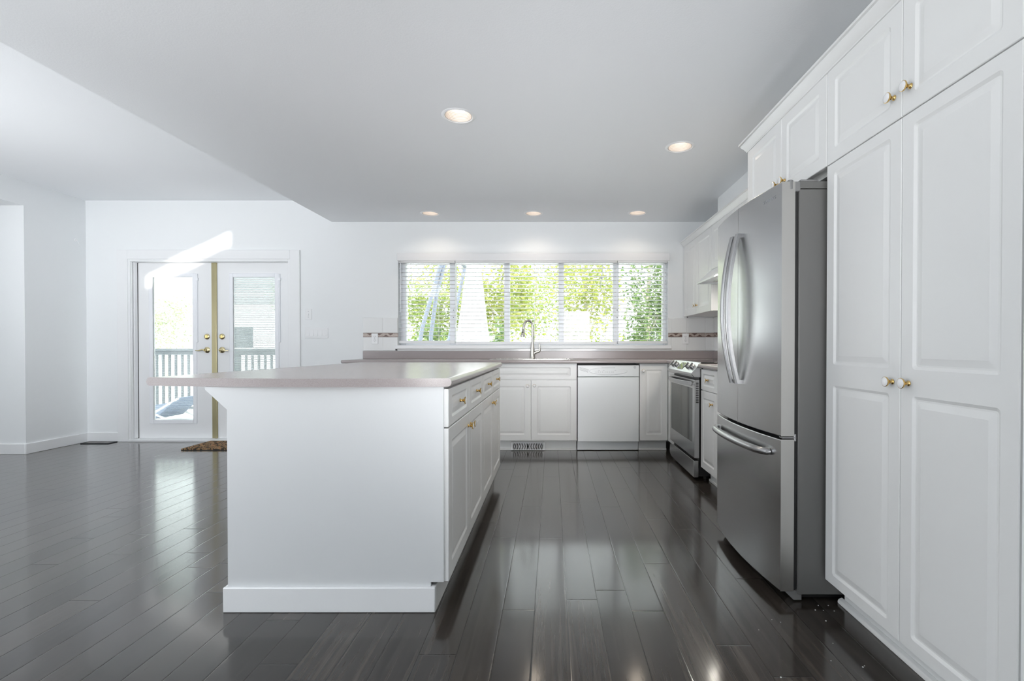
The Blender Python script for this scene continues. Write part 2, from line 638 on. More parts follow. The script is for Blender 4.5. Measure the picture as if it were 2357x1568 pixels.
BACK = ((1, 0, 0), (0, 0, 1), (0, -1, 0))      # cabinet fronts facing the camera
RIGHT = ((0, -1, 0), (0, 0, 1), (-1, 0, 0))    # fronts on the right-hand run
ISL = ((0, 1, 0), (0, 0, 1), (1, 0, 0))        # fronts on the island


def front(parent, name, o, frame, w, h, panels=None, kn=None, margin=0.052, gap=0.0015):
    U, V, N = (Vector(x) for x in frame)
    o = Vector(o) + U * gap + V * gap
    w, h = w - 2 * gap, h - 2 * gap
    mb = slab_door(MB(), o, U, V, N, w, h, panels or [(0, h)], margin=margin)
    d = mb.build(name, M['cabinet'], parent, smooth=7, weld=True)
    for q in (kn or []):
        knob(d, o + U * q[0] + V * q[1], N)
    return d


# ------------------------------------------------------------------ the room
WY = 5.23          # wall with the window and the glazed doors
CZ = 2.375         # kitchen ceiling
LZ = 2.605         # living-side ceiling
LX = -5.03         # left wall
RX = 1.76          # right wall
RY = -3.4          # wall behind the camera
TZ = 3.6           # raised ceiling over the living room behind the camera


def wall_cells(mb, us, zs, holes, mk):
    """rectangular wall split into cells; cells in holes are left open"""
    us, zs = sorted(set(us)), sorted(set(zs))
    for i in range(len(us) - 1):
        for j in range(len(zs) - 1):
            cu, cz = (us[i] + us[i + 1]) / 2, (zs[j] + zs[j + 1]) / 2
            if any(h[0] < cu < h[1] and h[2] < cz < h[3] for h in holes):
                continue
            mk(us[i], us[i + 1], zs[j], zs[j + 1])


# floor
mb = MB()
mb.box(-6.6, RX + 0.1, RY - 0.1, WY, -0.05, 0)
struct('floor', mb, M['floor'])

# wall with window and doors
WIN = (-1.66, 1.255, 1.044, 2.0)
DOOR = (-4.56, -2.83, 0.0, 1.962)
mb = MB()
wall_cells(mb, [LX - 0.2, DOOR[0], DOOR[1], WIN[0], WIN[1], RX + 0.15], [0, DOOR[3], WIN[2], WIN[3], 2.75], [DOOR, WIN],
           lambda a, b, c, d: mb.box(a, b, WY, WY + 0.17, c, d))
struct('wall_back', mb, M['wall'])

# right wall behind the cabinets, and the wall end beside the pantry
mb = MB()
mb.box(RX, RX + 0.12, 1.12, WY, 0, 2.75)
struct('wall_right', mb, M['wall'])
mb = MB()
mb.box(1.085, RX + 0.12, RY, 1.112, 0, 2.75)
struct('wall_end', mb, M['wall'])

# left wall with a wide opening into the hall
OPY = 4.618
mb = MB()
mb.box(LX - 0.14, LX, OPY, WY, 0, LZ + 0.1)
mb.box(LX - 0.14, LX, 1.9, OPY, CZ, LZ + 0.1)
mb.box(LX - 0.14, LX, RY, 1.9, 0, 0.5)
mb.box(LX - 0.14, LX, RY, 1.9, 2.4, TZ + 0.1)
mb.box(LX - 0.14, LX, RY, -2.7, 0.5, 2.4)
mb.box(LX - 0.14, LX, 0.9, 1.9, 0.5, 2.4)
struct('wall_left', mb, M['wall'])
mb = MB()
mb.box(-6.6, LX - 0.14, OPY, OPY + 0.14, 0, CZ + 0.1)
mb.box(-6.7, -6.56, 1.76, OPY + 0.14, 0, CZ + 0.1)
mb.box(-6.6, LX - 0.14, 1.76, 1.9, 0, CZ + 0.1)
struct('wall_hall', mb, M['wall'])
mb = MB()
mb.box(-6.6, LX - 0.14, 1.9, OPY, CZ, CZ + 0.1)
struct('ceiling_hall', mb, M['ceiling'])

# wall behind the camera: closed but for a slot shaped to cast the sun streak
mb = MB()
RW = (-2.9, 0.5, 0.45, 2.35)
wall_cells(mb, [LX - 0.14, RW[0], RW[1], 1.2], [0, RW[2], RW[3], 2.45], [],
           lambda a, b, c, d: mb.box(a, b, RY - 0.14, RY, c, d))
mb.box(-2.4, 1.2, RY - 0.14, RY, 2.45, TZ + 0.1)
SL = [(-3.035, 3.12), (-3.035, 2.97), (-4.0, 2.52), (-4.0, 2.66)]   # corners of the added sun-streak slot (x, z)
gx0, gx1, gz0, gz1 = LX - 0.14, -2.4, 2.45, TZ + 0.1


def gable(pts):
    mb.prism([(x, RY - 0.14, z) for x, z in pts], (0, 0.14, 0))


gable([(gx0, gz0), (SL[3][0], gz0), (SL[3][0], gz1), (gx0, gz1)])
gable([(SL[0][0], gz0), (gx1, gz0), (gx1, gz1), (SL[0][0], gz1)])
gable([SL[3], SL[0], (SL[0][0], gz1), (SL[3][0], gz1)])
gable([(SL[2][0], gz0), (SL[1][0], gz0), SL[1], SL[2]])
struct('wall_rear', mb, M['wall'])

# kitchen ceiling with round openings for the recessed lights
LAMPS = [(-0.545, 2.835), (0.865, 3.275), (-1.228, 4.90), (-0.184, 4.90), (0.862, 4.88)]


def bulk_x(y):
    return -2.374 - 0.0214 * (WY - y)


outer = [(bulk_x(RY), RY), (RX + 0.1, RY), (RX + 0.1, WY), (bulk_x(WY), WY)]
pts = [Vector(p) for p in outer]
edges = [(0, 1), (1, 2), (2, 3), (3, 0)]
HR = 0.079
for (lx, ly) in LAMPS:
    b0 = len(pts)
    for k in range(32):
        pts.append(Vector((lx + HR * math.cos(2 * PI * k / 32), ly + HR * math.sin(2 * PI * k / 32))))
    edges += [(b0 + k, b0 + (k + 1) % 32) for k in range(32)]
v2, _e, f2, _a, _b, _c = delaunay_2d_cdt(pts, edges, [], 0, 1e-6)
mb = MB()
fs = []
for f in f2:
    c = sum((v2[i] for i in f), Vector((0, 0))) / len(f)
    if any((c.x - lx) ** 2 + (c.y - ly) ** 2 < (HR * 0.995) ** 2 for lx, ly in LAMPS):
        continue
    fs.append(tuple(f))
mb.add([(p.x, p.y, CZ) for p in v2], [tuple(reversed(f)) for f in fs])
# drop face on the living side and the slab above
x0, x1 = bulk_x(RY), bulk_x(WY)
mb.add([(x0, RY, CZ), (x1, WY, CZ), (x1, WY, LZ + 0.1), (x0, RY, LZ + 0.1)], [(0, 1, 2, 3)])
mb.box(x0 + 0.02, RX + 0.12, RY, WY, LZ + 0.1, LZ + 0.2)
ceil_o = struct('ceiling', mb, M['ceiling'])

mb = MB()
mb.box(LX, x1 + 0.01, 2.1, WY, LZ, LZ + 0.1)
mb.box(LX, x0 + 0.1, 2.0, 2.1, LZ, TZ + 0.1)
mb.box(LX, x0 + 0.1, RY, 2.1, TZ, TZ + 0.1)
mb.box(x0, x0 + 0.1, RY, 2.1, LZ + 0.1, TZ)
struct('ceiling_living', mb, M['ceiling'])

# duct chase above the wall cabinets
mb = MB()
mb.box(1.507, RX, 2.70, 4.40, 2.155, CZ)
struct('wall_chase', mb, M['wall'])

# baseboards
BH = 0.10


def base_profile(mb, x0, x1, y0, y1):
    mb.box(x0, x1, y0, y1, 0, BH)


mb = MB()
mb.box(LX, -4.685, WY - 0.014, WY, 0, BH)
mb.box(-2.70, -2.06, WY - 0.014, WY, 0, BH)
struct('baseboard_back', mb, M['trim'], bevel=0.004)
mb = MB()
mb.box(LX, LX + 0.014, OPY - 0.014, WY - 0.014, 0, BH)
mb.box(-6.5, LX, OPY - 0.014, OPY, 0, BH)
struct('baseboard_left', mb, M['trim'], bevel=0.004)

# casing of the glazed doors
mb = MB()
mb.box(-4.685, -4.57, WY - 0.018, WY, 0, 2.07)
mb.box(-2.82, -2.715, WY - 0.018, WY, 0, 2.07)
mb.box(-4.57, -2.82, WY - 0.018, WY, 1.972, 2.07)
# jamb lining and stops
mb.box(-4.57, -4.545, WY - 0.012, WY + 0.16, 0, 1.972)
mb.box(-2.845, -2.82, WY - 0.012, WY + 0.16, 0, 1.972)
mb.box(-4.545, -2.845, WY - 0.012, WY + 0.16, 1.947, 1.972)
mb.box(-4.545, -4.528, WY + 0.022, WY + 0.062, 0.03, 1.947)
mb.box(-4.545, -4.536, WY - 0.004, WY + 0.012, 0.03, 1.947)
mb.box(-4.57, -2.82, WY - 0.02, WY + 0.17, 0, 0.022)
struct('trim_door', mb, M['trim'], bevel=0.003)


# ------------------------------------------------------------------ glazed doors with blinds between the panes
DY = WY + 0.07     # room face of the door leaves


def glazed_door(name, x0, x1, gx0, gx1, handle_x, lever_dir, slat_tilt, label):
    z0, z1 = 0.024, 1.942
    gz0, gz1 = 0.215, 1.80
    loc = Vector(((x0 + x1) / 2, DY, z0))
    m = MB()
    wall_cells(m, [x0, gx0, gx1, x1], [z0, gz0, gz1, z1], [(gx0, gx1, gz0, gz1)], lambda a, b, c, d: m.box(a, b, DY, DY + 0.044, c, d))
    o = m.build(name, M['trim'], None, origin=loc)
    tag(o, label, 'door', None, 'structure')
    fr = MB()
    fw = 0.042
    for (a, b, c, d) in ((gx0 - 0.02, gx0 + fw - 0.02, gz0 - 0.03, gz1 + 0.03), (gx1 - fw + 0.02, gx1 + 0.02, gz0 - 0.03, gz1 + 0.03),
                         (gx0 + fw - 0.02, gx1 - fw + 0.02, gz1 - fw + 0.03, gz1 + 0.03), (gx0 + fw - 0.02, gx1 - fw + 0.02, gz0 - 0.03, gz0 + fw - 0.03)):
        fr.box(a, b, DY - 0.013, DY + 0.01, c, d)
    fr.build('glass_frame', M['vinyl'], o, bevel=0.005)
    g = MB()
    g.box(gx0, gx1, DY + 0.012, DY + 0.015, gz0, gz1)
    g.box(gx0, gx1, DY + 0.034, DY + 0.037, gz0, gz1)
    g.build('glass', M['glass'], o)
    bl = MB()
    n = int((gz1 - gz0) / 0.0118)
    hw = 0.0062
    ca, sa = math.cos(slat_tilt) * hw, math.sin(slat_tilt) * hw
    for i in range(n):
        z = gz0 + 0.012 + i * 0.0118
        y = DY + 0.0245
        for e in (0.0,):
            bl.prism([(gx0 + 0.012, y - ca, z - sa), (gx0 + 0.012, y + ca, z + sa), (gx0 + 0.012, y + ca, z + sa + 0.0004), (gx0 + 0.012, y - ca, z - sa + 0.0004)], (gx1 - gx0 - 0.024, 0, 0))
    bl.build('slats', M['blind'], o)
    lv = MB()
    lv.box(gx1 + 0.022, gx1 + 0.034, DY - 0.016, DY + 0.004, gz0 + 0.86, gz1 + 0.025)
    lv.box(gx1 + 0.02, gx1 + 0.044, DY - 0.022, DY - 0.004, gz1 - 0.05, gz1 - 0.02)
    lv.build('blind_lever', M['vinyl'], o, bevel=0.002)
    db = MB()
    db.lathe((handle_x, DY, 1.139), (0, -1, 0), [(0.0001, 0), (0.031, 0), (0.031, 0.006), (0.026, 0.012), (0.019, 0.014), (0.019, 0.018), (0.0001, 0.018)], 28)
    db.box(handle_x - 0.004, handle_x + 0.004, DY - 0.034, DY - 0.016, 1.139 - 0.016, 1.139 + 0.016)
    tag(db.build('deadbolt', M['door_brass'], o, bevel=0.001), 'round brass deadbolt')
    hd = MB()
    hd.lathe((handle_x, DY, 0.992), (0, -1, 0), [(0.0001, 0), (0.033, 0), (0.033, 0.005), (0.025, 0.012), (0.013, 0.016), (0.012, 0.045), (0.0001, 0.045)], 28)
    pts = []
    for i in range(11):
        t = i / 10
        pts.append((handle_x + lever_dir * 0.095 * t, DY - 0.046 - 0.006 * math.sin(PI * t), 0.992 + 0.004 * math.sin(2.2 * PI * t) - 0.006 * t))
    hd.tube(pts, [0.011 - 0.006 * (i / 10) for i in range(11)], 10)
    tag(hd.build('handle', M['door_brass'], o), 'brass lever handle')
    return o


glazed_door('door_1', -4.528, -3.724, -4.385, -3.905, -3.776, -1, 0.10, 'white glazed door with clear open blinds, the left leaf beside the brass strip')
glazed_door('door_2', -3.662, -2.846, -3.505, -3.005, -3.611, 1, -0.75, 'white glazed door with half closed blinds, the right leaf nearer the switches')
mb = MB()
mb.box(-3.724, -3.684, DY - 0.004, DY + 0.03, 0.024, 1.945)
mb.box(-3.686, -3.664, DY - 0.016, DY + 0.03, 0.024, 1.945)
struct('trim_astragal', mb, M['pale_brass'], 'long brass strip standing between the two glazed doors', None, bevel=0.002)
mb = MB()
mb.box(-4.536, -4.529, DY - 0.006, DY + 0.02, 0.024, 1.945)
struct('trim_weatherstrip', mb, M['black'], 'thin black weather strip at the left edge of the glazed doors')

# ------------------------------------------------------------------ kitchen window
GY = WY + 0.115
mb = MB()
mb.box(WIN[0] - 0.0, WIN[1] + 0.0, WY, WY + 0.03, WIN[2] - 0.0005, WIN[2])
XS = [WIN[0], -1.605, -1.12, -1.06, -0.523, -0.463, 0.074, 0.134, 0.676, 0.736, 1.223, WIN[1]]
zt, zb = WIN[3], WIN[2]
mb = MB()
for i in range(0, len(XS), 2):
    mb.box(XS[i], XS[i + 1], GY - 0.03, GY + 0.05, zb, zt)
for i in range(1, len(XS) - 1, 2):
    mb.box(XS[i], XS[i + 1], GY - 0.03, GY + 0.05, zb, zb + 0.035)
    mb.box(XS[i], XS[i + 1], GY - 0.03, GY + 0.05, zt - 0.05, zt)
win = mb.build('window_1', M['vinyl'], None, origin=Vector((-0.2, GY, zb)), bevel=0.004)
tag(win, 'wide five-pane white kitchen window over the sink', 'window', None, 'structure')
for i in range(1, len(XS) - 1, 2):
    g = MB().box(XS[i] - 0.005, XS[i + 1] + 0.005, GY + 0.012, GY + 0.018, zb + 0.03, zt - 0.045)
    g.build('pane', M['glass'], win)
for (hx, s) in ((-1.09, 1), (0.706, 1)):
    g = MB()
    for hz in (1.35, 1.43):
        g.lathe((hx + 0.012, GY - 0.03, hz), (0, -1, 0), [(0.0001, 0.0), (0.005, 0.0), (0.005, 0.004), (0.0001, 0.004)], 10)
    g.build('screw_cap', M['grey_plastic'], win)
# sill
mb = MB()
mb.box(-1.69, 1.29, WY - 0.035, WY, 1.004, 1.044)
mb.box(WIN[0], WIN[1], WY, GY - 0.03, 1.004, 1.0445)
struct('trim_sill', mb, M['trim'], bevel=0.006)

# blinds: three side by side, inside the recess
BY = WY + 0.030


def blind(x0, x1, label, cords, rail_z, wand=None):
    loc = Vector(((x0 + x1) / 2, BY, 1.95))
    t = thing('window_blind', loc, label, 'blind', 'white slatted blinds of the kitchen window')
    m = MB().box(x0, x1, BY - 0.025, BY + 0.025, 1.935, 1.985)
    m.build('headrail', M['blind'], t, bevel=0.002)
    m = MB()
    z = 1.918
    while z > rail_z + 0.04:
        a = -0.055
        ca, sa = 0.0245 * math.cos(a), 0.0245 * math.sin(a)
        m.prism([(x0 + 0.003, BY - ca, z - sa), (x0 + 0.003, BY, z + 0.0012), (x0 + 0.003, BY + ca, z + sa), (x0 + 0.003, BY + ca, z + sa + 0.0032), (x0 + 0.003, BY, z + 0.0044), (x0 + 0.003, BY - ca, z - sa + 0.0032)],
                (x1 - x0 - 0.006, 0, 0))
        z -= 0.0428
    m.build('slats', M['blind'], t)
    m = MB().box(x0 + 0.002, x1 - 0.002, BY - 0.025, BY + 0.025, rail_z, rail_z + 0.028)
    for c in cords:
        m.lathe((c, BY - 0.025, rail_z + 0.008), (0, -1, 0), [(0.0001, 0), (0.005, 0), (0.004, 0.003), (0.0001, 0.003)], 10)
    m.build('bottom_rail', M['blind'], t, bevel=0.004)
    for c in cords:
        m = MB()
        for dy in (-0.0265, 0.0265):
            m.tube([(c, BY + dy, 1.94), (c, BY + dy, rail_z + 0.02)], 0.0013, 6)
        m.build('ladder_cord', M['blind'], t)
    if wand:
        m = MB().tube([(wand, BY - 0.034, 1.93), (wand, BY - 0.036, 1.40)], 0.0042, 8)
        m.build('wand', M['vinyl'], t)
    return t


blind(-1.655, -1.048, 'white slatted blind on the left casement, leftmost of the three blinds', (-1.53, -1.225), 1.066, -1.63)
blind(-1.041, 0.706, 'widest white slatted blind behind the kitchen tap', (-0.975, -0.19, 0.06, 0.585), 1.054, -1.028)
blind(0.714, 1.250, 'white slatted blind on the right casement, rightmost of the three blinds', (0.835, 1.128), 1.062, 1.215)

t = thing('blind_valance', (-0.2, WY - 0.07, 1.945), 'long white valance box along the top of the kitchen window', 'valance')
mb = MB()
mb.box(-1.648, 1.256, WY - 0.082, WY - 0.068, 1.944, 2.022)
mb.box(-1.648, -1.634, WY - 0.068, WY - 0.001, 1.944, 2.022)
mb.box(1.242, 1.256, WY - 0.068, WY - 0.001, 1.944, 2.022)
mb.build('front_board', M['blind'], t, bevel=0.003)
mb = MB().prism([(-0.215, WY - 0.085, 1.946), (-0.165, WY - 0.085, 1.946), (-0.158, WY - 0.085, 2.02), (-0.222, WY - 0.085, 2.02)], (0, 0.004, 0))
mb.build('joint_cover', M['blind'], t)

# ------------------------------------------------------------------ wall tiles behind the counters
mb = MB()
TT = 0.008


def tiles_back(xs, full=True):
    mb.box(xs[0], xs[-1], WY - TT + 0.002, WY - 0.0005, 0.985, 1.34, 1)
    for i in range(len(xs) - 1):
        for (a, b) in ((0.985, 1.131), (1.179, 1.34)):
            mb.box(xs[i] + 0.001, xs[i + 1] - 0.001, WY - TT, WY - 0.001, a + 0.001, b - 0.001, 0)


tiles_back([-2.036, -1.824, -1.665])
tiles_back([1.29, 1.456, 1.66, RX - TT])
mb.box(1.258, 1.29, WY - TT, WY - 0.001, 1.046, 1.34, 0)
mb.box(-1.69, 1.29, WY - TT, WY - 0.001, 0.983, 1.003, 0)
ys = [WY - 0.001, 5.06, 4.85, 4.64, 4.43, 4.22, 4.01, 3.80, 3.59, 3.38, 3.17, 2.96, 2.72]
for i in range(len(ys) - 1):
    for (a, b) in ((0.985, 1.131), (1.179, 1.345)):
        mb.box(RX - TT, RX - 0.001, ys[i + 1] + 0.001, ys[i] - 0.001, a, b, 0)
tiles = struct('trim_tiles', mb, [M['tile'], M['grout']], 'white square wall tiles with a brown zigzag border above the counters', bevel=0.0015)
tri = MB()


def border(o, U, N, length, first):
    """beige strip with brown up and down triangles"""
    o, U, N = Vector(o), Vector(U), Vector(N)
    Z = Vector((0, 0, 1))
    p = 0.105
    h = 0.044

    def slab(pts, d0, d1, mi):
        q = [o + U * a + Z * b + N * d0 for a, b in pts]
        tri.prism(q, N * (d1 - d0), mi)
    slab([(0, 0), (length, 0), (length, h), (0, h)], 0, 0.009, 0)
    slab([(0, 0), (length, 0), (length, 0.004), (0, 0.004)], 0.009, 0.0105, 1)
    slab([(0, h - 0.004), (length, h - 0.004), (length, h), (0, h)], 0.009, 0.0105, 1)
    u = -first
    while u < length:
        for (a, b, c) in (((u, 0.006), (u + 0.062, 0.006), (u + 0.031, 0.026)), ((u + 0.05, h - 0.005), (u + 0.112, h - 0.005), (u + 0.081, 0.017))):
            lo, hi = min(a[0], b[0]), max(a[0], b[0])
            if lo >= 0 and hi <= length:
                slab([a, b, c], 0.009, 0.0105, 1)
        u += p


border((-2.036, WY - 0.001, 1.133), (1, 0, 0), (0, -1, 0), 0.21, 0.01)
border((-1.824, WY - 0.001, 1.133), (1, 0, 0), (0, -1, 0), 0.164, -0.004)
border((1.258, WY - 0.001, 1.133), (1, 0, 0), (0, -1, 0), 0.196, 0.0)
border((1.460, WY - 0.001, 1.133), (1, 0, 0), (0, -1, 0), 0.198, 0.0)
border((1.662, WY - 0.001, 1.133), (1, 0, 0), (0, -1, 0), 0.088, 0.0)
for i in range(6):
    border((RX - 0.001, ys[i] - 0.012 * (i == 0) - 0.002, 1.133), (0, -1, 0), (-1, 0, 0), ys[i] - ys[i + 1] - 0.004 - 0.012 * (i == 0), 0.0)
tri.build('border_strip', [M['border_beige'], M['border_brown']], tiles)

# ------------------------------------------------------------------ switches and outlets
t = thing('light_switch', (-2.628, WY, 1.378), 'single toggle light switch above the wide switch plate', 'light switch')
MB().box(-2.663, -2.593, WY - 0.006, WY, 1.321, 1.436).build('cover_plate', M['plastic'], t, bevel=0.002)
m = MB().prism([(-2.633, WY - 0.006, 1.372), (-2.633, WY - 0.019, 1.36), (-2.633, WY - 0.019, 1.366), (-2.633, WY - 0.006, 1.39)], (0.010, 0, 0))
m.build('toggle', M['plastic'], t)
for z in (1.347, 1.409):
    m = MB().lathe((-2.628, WY - 0.006, z), (0, -1, 0), [(0.0001, 0), (0.0035, 0), (0.003, 0.0012), (0.0001, 0.0012)], 10)
    m.build('screw', M['appliance_grey'], t)

t = thing('light_switch', (-2.543, WY, 1.178), 'wide plate of five rocker switches beside the glazed doors', 'light switch')
MB().box(-2.668, -2.417, WY - 0.006, WY, 1.12, 1.236).build('cover_plate', M['plastic'], t, bevel=0.002)
for i in range(5):
    cx = -2.6345 + i * 0.0458
    m = MB().prism([(cx - 0.0165, WY - 0.006, 1.145), (cx - 0.0165, WY - 0.011, 1.145), (cx - 0.0165, WY - 0.007, 1.178), (cx - 0.0165, WY - 0.0075, 1.211), (cx - 0.0165, WY - 0.006, 1.211)], (0.033, 0, 0))
    m.build('rocker', M['plastic'], t, bevel=0.0012)


def outlet(x, label):
    Y0 = WY - 0.010
    t = thing('power_outlet', (x, Y0, 1.114), label, 'power outlet', 'duplex outlets on the tile border')
    MB().box(x - 0.035, x + 0.035, Y0 - 0.006, Y0, 1.057, 1.172).build('cover_plate', M['plastic'], t, bevel=0.002)
    for dz in (0.02, -0.02):
        m = MB().lathe((x, Y0 - 0.006, 1.114 + dz), (0, -1, 0), [(0.0001, 0), (0.0165, 0), (0.0155, 0.0016), (0.0001, 0.0016)], 20)
        for dx in (-0.006, 0.006):
            m.box(x + dx - 0.0012, x + dx + 0.0012, Y0 - 0.0082, Y0 - 0.007, 1.114 + dz + 0.0, 1.114 + dz + 0.009, 1)
        m.lathe((x, Y0 - 0.0075, 1.114 + dz - 0.007), (0, -1, 0), [(0.0026, 0), (0.0026, 0.0008), (0.0001, 0.0008)], 10, 1)
        m.build('socket', [M['plastic'], M['gap']], t)
    m = MB().lathe((x, Y0 - 0.006, 1.114), (0, -1, 0), [(0.0001, 0), (0.003, 0), (0.0025, 0.0012), (0.0001, 0.0012)], 10)
    m.build('screw', M['appliance_grey'], t)


outlet(-1.909, 'white power outlet on the tile border left of the kitchen window')
outlet(1.443, 'white power outlet on the tile border right of the kitchen window')

# bare wall fixing near the left corner
t = thing('wall_bracket', (LX, 5.12, 2.15), 'small leftover white bracket high on the left wall near the corner', 'wall bracket')
m = MB().lathe((LX, 5.12, 2.155), (1, 0, 0), [(0.0001, 0), (0.017, 0), (0.015, 0.006), (0.008, 0.008), (0.008, 0.022), (0.0001, 0.022)], 18)
m.build('base', M['plastic'], t)
m = MB().tube([(LX + 0.02, 5.12, 2.15), (LX + 0.028, 5.13, 2.115), (LX + 0.022, 5.15, 2.095), (LX + 0.004, 5.17, 2.10)], 0.004, 8)
m.build('arm', M['plastic'], t)

# ------------------------------------------------------------------ recessed lights
LAMP_LABELS = ['recessed round ceiling light nearest the island, largest of the five', 'recessed round ceiling light nearest the fridge',
               'recessed ceiling light at the left end of the row along the window', 'middle recessed ceiling light of the row along the window, above the tap',
               'recessed ceiling light at the right end of the row along the window']


def recessed_light(lx, ly, label):
    t = thing('recessed_light', (lx, ly, CZ), label, 'ceiling light', 'recessed lights in the kitchen ceiling')
    m = MB().lathe((lx, ly, CZ), (0, 0, -1), [(0.0775, -0.004), (0.0785, 0.002), (0.083, 0.0055), (0.091, 0.0045), (0.0975, 0.0005), (0.0975, -0.0005)], 40)
    m.build('trim_ring', M['plastic'], t)
    m = MB()
    prof = [(0.0775, 0.0)]
    for i in range(9):
        z = 0.004 + i * 0.008
        r = 0.0765 - 0.0011 * i
        prof += [(r, z), (r - 0.0022, z + 0.004)]
    prof += [(0.062, 0.080), (0.055, 0.083)]
    m.lathe((lx, ly, CZ), (0, 0, 1), prof, 40)
    m.lathe((lx, ly, CZ - 0.001), (0, 0, 1), [(0.0785, 0), (0.0765, 0.0)], 40, 1)
    m.build('baffle', [M['baffle'], M['gap']], t, smooth=20)
    m = MB().lathe((lx, ly, CZ), (0, 0, -1), [(0.0001, -0.046), (0.03, -0.0465), (0.055, -0.050), (0.063, -0.054), (0.063, -0.07), (0.0001, -0.07)], 32)
    m.build('bulb', M['bulb'], t)
    d = bpy.data.lights.new('lamp_light', 'SPOT')
    d.energy = 3.5 if ly > 4 else 15.0
    d.color = (1.0, 0.86, 0.70)
    d.spot_size = math.radians(140)
    d.spot_blend = 0.8
    d.shadow_soft_size = 0.05
    o = bpy.data.objects.new('lamp_light', d)
    COL.objects.link(o)
    o.parent = t
    o.location = (0, 0, -0.004)


for (lx, ly), lb in zip(LAMPS, LAMP_LABELS):
    recessed_light(lx, ly, lb)

# ------------------------------------------------------------------ base cabinets along the window wall
FY = 4.73          # door faces
KZ = 0.866         # underside of the worktop
DT = 0.018


def base_box(t, x0, x1, top=KZ):
    m = MB()
    m.box(x0, x1, FY + DT, WY - 0.002, 0.10, top)
    m.build('body', M['cabinet'], t)
    m = MB()
    m.box(x0, x1, FY + 0.072, FY + 0.09, 0, 0.10)
    m.box(x0, x1, FY + 0.060, FY + 0.072, 0, 0.018)
    m.build('toe_kick', M['cabinet'], t, bevel=0.003)


t = thing('sink_base_cabinet', (-0.2, FY, 0), 'white two-door sink cabinet with a false drawer front under the tap', 'cabinet', 'white kitchen base cabinets')
m = MB()
m.box(-0.652, 0.2465, FY + DT, WY - 0.002, 0.10, 0.70)
m.box(-0.652, -0.636, FY + DT, WY - 0.002, 0.70, KZ)
m.box(0.2305, 0.2465, FY + DT, WY - 0.002, 0.70, KZ)
m.box(-0.636, 0.2305, FY + DT, FY + DT + 0.012, 0.70, KZ)
m.build('body', M['cabinet'], t)
m = MB()
m.box(-0.652, 0.2465, FY + 0.072, FY + 0.09, 0, 0.10)
m.box(-0.652, 0.2465, FY + 0.060, FY + 0.072, 0, 0.018)
m.build('toe_kick', M['cabinet'], t, bevel=0.003)
front(t, 'drawer_front', (-0.652, FY, 0.706), BACK, 0.8985, 0.152, margin=(0.06, 0.030))
front(t, 'door', (-0.652, FY, 0.107), BACK, 0.4495, 0.593, kn=[(0.4495 - 0.035, 0.535)], margin=0.058)
front(t, 'door', (-0.2025, FY, 0.107), BACK, 0.449, 0.593, kn=[(0.032, 0.54)], margin=0.058)

t = thing('base_cabinet', (0.995, FY, 0), 'narrow single-door white cabinet between the dishwasher and the range', 'cabinet', 'white kitchen base cabinets')
base_box(t, 0.861, 1.138)
front(t, 'door', (0.861, FY, 0.107), BACK, 0.277, 0.755, kn=[(0.032, 0.685)], margin=0.058)

t = thing('base_cabinet', (-1.34, FY, 0), 'white base cabinet left of the sink cabinet, behind the island', 'cabinet', 'white kitchen base cabinets')
base_box(t, -2.02, -0.656)
for i in range(3):
    x0 = -2.02 + i * 0.4545
    front(t, 'drawer', (x0, FY, 0.706), BACK, 0.4545, 0.152, kn=[(0.227, 0.075)], margin=(0.05, 0.03))
    front(t, 'door', (x0, FY, 0.107), BACK, 0.4545, 0.593, kn=[(0.42, 0.54)], margin=0.058)

# corner filler of the right run
t = thing('corner_cabinet', (1.14, 4.6, 0), 'white corner filler panel where the two cabinet runs meet beside the range', 'cabinet', 'white kitchen base cabinets')
m = MB()
m.box(1.139, 1.157, 4.50, FY - 0.001, 0.107, 0.862)
m.box(1.157, RX - 0.002, 4.485, FY + 0.01, 0.10, KZ)
m.build('filler_panel', M['cabinet'], t, bevel=0.002)
m = MB()
m.box(1.21, 1.225, 4.485, FY + 0.072, 0, 0.10)
m.build('toe_kick', M['cabinet'], t)

# grille in the toe kick
t = thing('toe_kick_vent', (-0.235, FY + 0.06, 0), 'white slotted heating grille in the toe kick under the sink cabinet', 'vent')
m = MB()
gx0, gx1 = -0.402, -0.07
gy = FY + 0.0385
m.box(gx0, gx1, gy - 0.0, gy + 0.007, 0.006, 0.010)
m.box(gx0, gx1, gy + 0.002, gy + 0.02, 0.072, 0.084)
m.box(gx0, gx0 + 0.025, gy + 0.002, gy + 0.02, 0.010, 0.072)
m.box(gx1 - 0.025, gx1, gy + 0.002, gy + 0.02, 0.010, 0.072)
n = 17
for i in range(n + 1):
    u = gx0 + 0.025 + (gx1 - gx0 - 0.05) * i / n
    c = (u - (gx0 + gx1) / 2) / 0.15
    bow = 0.007 * (1 if c > 0 else -1)
    pr = [(u - 0.0042, 0.010), (u + 0.0042, 0.010), (u + 0.0042 + bow, 0.041), (u + 0.0042, 0.072), (u - 0.0042, 0.072), (u - 0.0042 + bow, 0.041)]
    m.prism([(a, gy + 0.002, b) for a, b in pr], (0, 0.006, 0))
m.build('grille', M['plastic'], t, bevel=0.001)
MB().box(gx0 + 0.005, gx1 - 0.005, gy + 0.0195, gy + 0.0205, 0.008, 0.08).build('duct', M['gap'], t)

